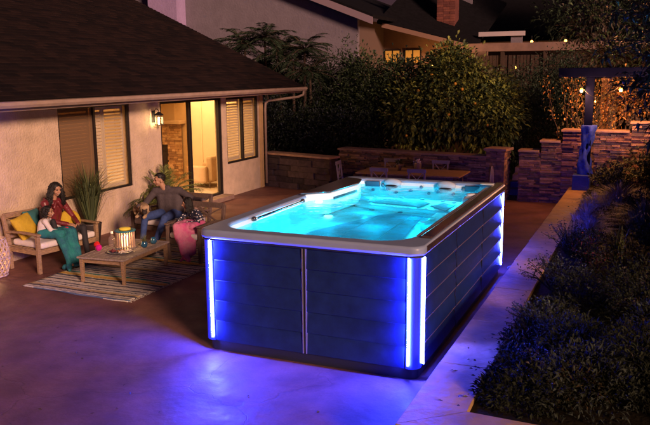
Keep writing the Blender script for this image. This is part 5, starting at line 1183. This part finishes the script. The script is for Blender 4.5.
# --- girl in white cardigan
g1_ = person('girl with dark hair in a white cardigan sitting at the near end of the bench', (-4.62, 2.30, 0))
kb, kc = MB(), MB(); hc = Vector((-4.45, 2.29, .955)); T, g = head(kb, hc, (.90, .34, -.05), .86)
hip = Vector((-4.60, 2.28, .57)); ch = Vector((-4.56, 2.29, .74)); nk = Vector((-4.50, 2.28, .84)); shl, shr = Vector((-4.58, 2.40, .81)), Vector((-4.42, 2.18, .81))
torso(kc, kb, hip, ch, nk, hc + Vector((-.015, -.01, -.07)), .14, .24, .155, shl, shr)
arm(kb, kc, shl, (-4.46, 2.50, .66), (-4.28, 2.44, .64), (.040, .033, .024), .85, (.8, -.1, 0), sc=.8); arm(kb, kc, shr, (-4.32, 2.20, .66), (-4.22, 2.36, .62), (.040, .033, .024), .85, (.4, .7, 0), sc=.8, side_=-1)
for s_ in (-.06, .06): kb.cap((-4.58, 2.30 + s_, .56), (-4.22, 2.36 + s_, .58), .06, .045); kb.cap((-4.22, 2.36 + s_, .58), (-4.10, 2.34 + s_, .18), .042, .03); kb.cap((-4.10, 2.34 + s_, .15), (-3.98, 2.32 + s_, .10), .03, .025)
remesh(kb, 'body', [skind, eyem, lipm, toothm], g1_, .0075, 2, face_paint(T, hc, .84))
remesh(kc, 'cardigan', mat('white_knit', (.66, .60, .60), .9, bump=.5, bs=50), g1_, .011, 2)
strands(g1_, hc, T, .86, .10, 260, random.Random(4), .008, .020, spread=1.6)
k = MB(); k.cap((-4.395, 2.33, .79), (-4.37, 2.34, .66), .045, .05); k.build('top', MATS['black_cloth'], g1_, smooth=True)
k = MB(); k.ell((-4.21, 2.43, .66), (.05, .04, .03)); tag(k.build('snack_packet', mat('pink_card', (.6, .05, .12), .6), smooth=True, origin=(-4.21, 2.43, .66)), 'small pink packet held in the lap of the girl on the bench', 'packet')
def blanket(pts, mats, label, name='mermaid_blanket', vox=.012, ripple=.008, sc=30, fin=None, folds=None):
    k = MB(); 
    for i in range(len(pts) - 1):
        (p, w, h), (q, w2, h2) = pts[i], pts[i + 1]; p, q = Vector(p), Vector(q); d = (q - p).normalized(); s_ = d.cross(Vector((0, 0, 1)))
        s_ = s_.normalized() if s_.length > .25 else Vector((0, 1, 0))
        for u in (-1, -.5, 0, .5, 1): k.cap(p + s_ * w * u, q + s_ * w2 * u, h, h2)
    if fin:
        for a, b_, r0, r1 in fin: k.cap(a, b_, r0, r1)
    o = remesh(k, name, mats, None, vox, 3, origin=pts[0][0], bump=lambda c: ripple * sin(c.x * sc + c.z * sc * .7) * cos(c.y * sc * 1.1 + c.z * 9) + ripple * .8 * mnoise.noise(c * 14)); return tag(o, label, 'blanket')
tealm = mat('teal_blanket', (.015, .22, .22), .8, col2=(.01, .08, .16), vs=7, bump=.7, bs=60)
blanket([((-4.54, 2.30, .60), .13, .075), ((-4.20, 2.38, .61), .14, .075), ((-4.08, 2.36, .35), .11, .06), ((-4.00, 2.34, .10), .10, .05)], tealm, 'teal green mermaid tail blanket covering the legs of the girl in the cardigan',
        fin=(((-4.02, 2.22, .08), (-3.92, 2.12, .05), .05, .03), ((-4.02, 2.44, .08), (-3.95, 2.52, .05), .05, .03), ((-4.10, 2.2, .06), (-4.08, 2.46, .06), .045, .045)))

# --- man in grey sweater
mn = person('man in a grey sweater and blue jeans with one arm along the chair back', (-3.66, 4.55, 0))
kb, kc, kt = MB(), MB(), MB(); hc = Vector((-3.72, 4.42, 1.235)); T, g = head(kb, hc, (-.66, -.74, -.06), 1.05)
hip = Vector((-3.62, 4.60, .60)); ch = Vector((-3.62, 4.58, .90)); nk = Vector((-3.66, 4.50, 1.08)); shl, shr = Vector((-3.40, 4.58, 1.03)), Vector((-3.86, 4.46, 1.02))
torso(kc, kb, hip, ch, nk, hc + Vector((.02, .02, -.08)), .24, .46, .235, shr, shl)
arm(kb, kc, shl, (-3.06, 4.56, .88), (-2.72, 4.32, .93), (.062, .050, .036), 1, (.85, -.35, -.25), (0, 0, -1), 1.05, .5)
arm(kb, kc, shr, (-4.02, 4.30, .76), (-3.92, 4.00, .80), (.062, .050, .036), 1, (.6, -.3, -.25), (.2, 0, -1), 1.05, .5, -1)
for (hx_, kn, an, toe) in (((-3.72, 4.58, .60), (-3.80, 4.02, .60), (-3.74, 3.82, .13), (-3.76, 3.62, .06)), ((-3.52, 4.58, .60), (-3.34, 3.98, .61), (-3.36, 3.62, .13), (-3.36, 3.42, .06))):
    for k_, f_ in ((kb, .85), (kt, 1.0)): k_.cap(hx_, kn, .10 * f_, .073 * f_); k_.cap(kn, an, .068 * f_, .048 * f_)
    kb.cap(Vector(an) - Vector((0, .02, .05)), toe, .038, .032)
kt.cap((-3.74, 4.6, .60), (-3.50, 4.6, .60), .125)
remesh(kb, 'body', [skinm, eyem, lipm, toothm], mn, .0078, 2, face_paint(T, hc, 1.03))
kc.cap((-3.72, 4.46, 1.09), (-3.60, 4.50, 1.10), .045)
remesh(kc, 'sweater', mat('grey_knit', (.085, .070, .080), .95, var=.15, vs=10, bump=.4, bs=70), mn, .014, 8)
remesh(kt, 'jeans', mat('denim', (.03, .06, .20), .85, var=.2, vs=20, bump=.3, bs=60), mn, .014, 2)
boots(mn, (((-3.74, 3.82, .15), (-3.76, 3.64, .07)), ((-3.36, 3.62, .15), (-3.36, 3.44, .07))), shoem, r=.046)
k = MB(); k.ell(hc + T @ Vector((0, -.022, .040)), (.080, .096, .088), 0, T); rr = random.Random(6)
for i in range(160):
    a = rr.uniform(-pi, pi); e = rr.uniform(.25, 1.5); d = Vector((sin(a) * cos(e), -cos(a) * cos(e), sin(e)))
    if d.y > .55 and d.z < .55: continue
    p = hc + T @ (Vector((0, -.018, .038)) + Vector((d.x * .078, d.y * .094, d.z * .088))); k.cap(p, p + (T @ d) * .012 + T @ Vector((0, .014, 0)), .014, .007, n=6)
remesh(k, 'hair', hairm, mn, .007, 1)

# --- girl with pink blanket in the armchair
g2_ = person('girl with long dark hair in a navy polka dot top leaning on the armchair', (-2.62, 3.85, 0))
kb, kc = MB(), MB(); hc = Vector((-2.74, 3.83, .955)); T, g = head(kb, hc, (-.76, -.62, -.2), .86)
hip = Vector((-2.58, 3.90, .56)); ch = Vector((-2.60, 3.88, .73)); nk = Vector((-2.68, 3.86, .84)); shl, shr = Vector((-2.52, 3.82, .80)), Vector((-2.76, 3.94, .80))
torso(kc, kb, hip, ch, nk, hc + Vector((.015, .01, -.07)), .15, .25, .16, shr, shl)
arm(kb, kc, shl, (-2.42, 3.66, .66), (-2.62, 3.52, .66), (.042, .034, .024), .7, (-.8, -.2, -.1), sc=.8); arm(kb, kc, shr, (-2.86, 3.74, .66), (-2.74, 3.54, .66), (.042, .034, .024), .7, (.6, -.5, -.1), sc=.8, side_=-1)
for s_ in (-.06, .06): kb.cap((-2.58 + s_, 3.88, .56), (-2.56 + s_, 3.50, .58), .06, .045); kb.cap((-2.56 + s_, 3.50, .58), (-2.44 + s_, 3.38, .2), .042, .03); kb.cap((-2.44 + s_, 3.38, .18), (-2.42 + s_, 3.28, .14), .03, .025)
remesh(kb, 'body', [skind, eyem, lipm, toothm], g2_, .0075, 2, face_paint(T, hc, .84))
dotm = mat('dotted_fabric', (.02, .022, .05), .85)
n = dotm.node_tree.nodes; l = dotm.node_tree.links; tc = n.new('ShaderNodeTexCoord'); vo = n.new('ShaderNodeTexVoronoi'); vo.inputs['Scale'].default_value = 19; vo.inputs['Randomness'].default_value = .35
l.new(tc.outputs['Object'], vo.inputs['Vector']); r_ = n.new('ShaderNodeValToRGB'); r_.color_ramp.elements[0].position = .26; r_.color_ramp.elements[0].color = (.7, .66, .68, 1); r_.color_ramp.elements[1].position = .30; r_.color_ramp.elements[1].color = (.015, .018, .045, 1)
l.new(vo.outputs['Distance'], r_.inputs[0]); l.new(r_.outputs[0], n['Principled BSDF'].inputs['Base Color'])
remesh(kc, 'top', dotm, g2_, .011, 2)
strands(g2_, hc, T, .88, .19, 320, random.Random(9), .008, .012, spread=1.4)
pinkm = mat('pink_blanket', (.62, .05, .26), .85, col2=(.62, .26, .36), vs=5, bump=.7, bs=60)
blanket([((-2.60, 3.84, .60), .13, .075), ((-2.58, 3.50, .61), .145, .075), ((-2.46, 3.36, .38), .11, .065), ((-2.40, 3.30, .20), .08, .05)], pinkm, 'pink mermaid tail blanket over the legs of the girl in the armchair',
        fin=(((-2.44, 3.28, .16), (-2.32, 3.20, .10), .06, .035), ((-2.44, 3.30, .18), (-2.50, 3.22, .08), .05, .03), ((-2.68, 3.62, .64), (-2.78, 3.54, .56), .06, .05)))

# --- dog on the man's lap
dg_ = thing('dog', 'tan dog with a dark muzzle resting on the lap of the man', 'dog', (-3.85, 4.08, .60)); k = MB()
D = lambda x, y, z: Vector((-3.80 + (x + 3.86) * 1.35, 4.02 + (y - 4.08) * 1.35, .70 + (z - .69) * 1.35))
def dc(a, b_, r0, r1): k.cap(D(*a), D(*b_), r0 * 1.35, r1 * 1.35)
dc((-3.98, 4.20, .71), (-3.86, 4.08, .72), .085, .078); dc((-4.0, 4.24, .70), (-4.05, 4.18, .69), .085, .07)
hd_ = D(-3.76, 3.96, .75); fT = frame_of((.45, -.85, -.22)); k.ell(hd_, (.088, .082, .080), 0, fT); k.cap(hd_, hd_ + fT @ Vector((0, .085, -.026)), .058, .043); k.cap(D(-3.86, 4.08, .72), hd_, .09, .07)
for s_ in (-1, 1):
    k.cap(hd_ + fT @ Vector((s_ * .062, -.01, .055)), hd_ + fT @ Vector((s_ * .102, .02, .0)), .024, .018)
    dc((-3.86 + s_ * .05, 4.04, .68), (-3.78 + s_ * .06, 3.90, .665), .026, .020); dc((-3.78 + s_ * .06, 3.90, .665), (-3.77 + s_ * .06, 3.86, .66), .023, .022)
    dc((-4.02 + s_ * .04, 4.16, .68), (-3.95 + s_ * .05, 4.06, .665), .035, .022)
dc((-4.07, 4.26, .72), (-4.12, 4.24, .76), .018, .014); dc((-4.12, 4.24, .76), (-4.09, 4.20, .78), .014, .010)
fTi = fT.inverted()
def dp(p):
    q = fTi @ (p - hd_)
    if q.y > .065 and -.055 < q.z < .028: return 1
    if q.y > .03 and abs(abs(q.x) - .036) < .015 and abs(q.z - .024) < .014: return 1
    if abs(q.x) > .076 and q.length < .16: return 1
    return 0
remesh(k, 'body', [mat('tan_fur', (.42, .29, .18), .9, var=.2, vs=20, bump=.4, bs=90), mat('dark_fur', (.03, .02, .018), .8)], dg_, .008, 2, dp)
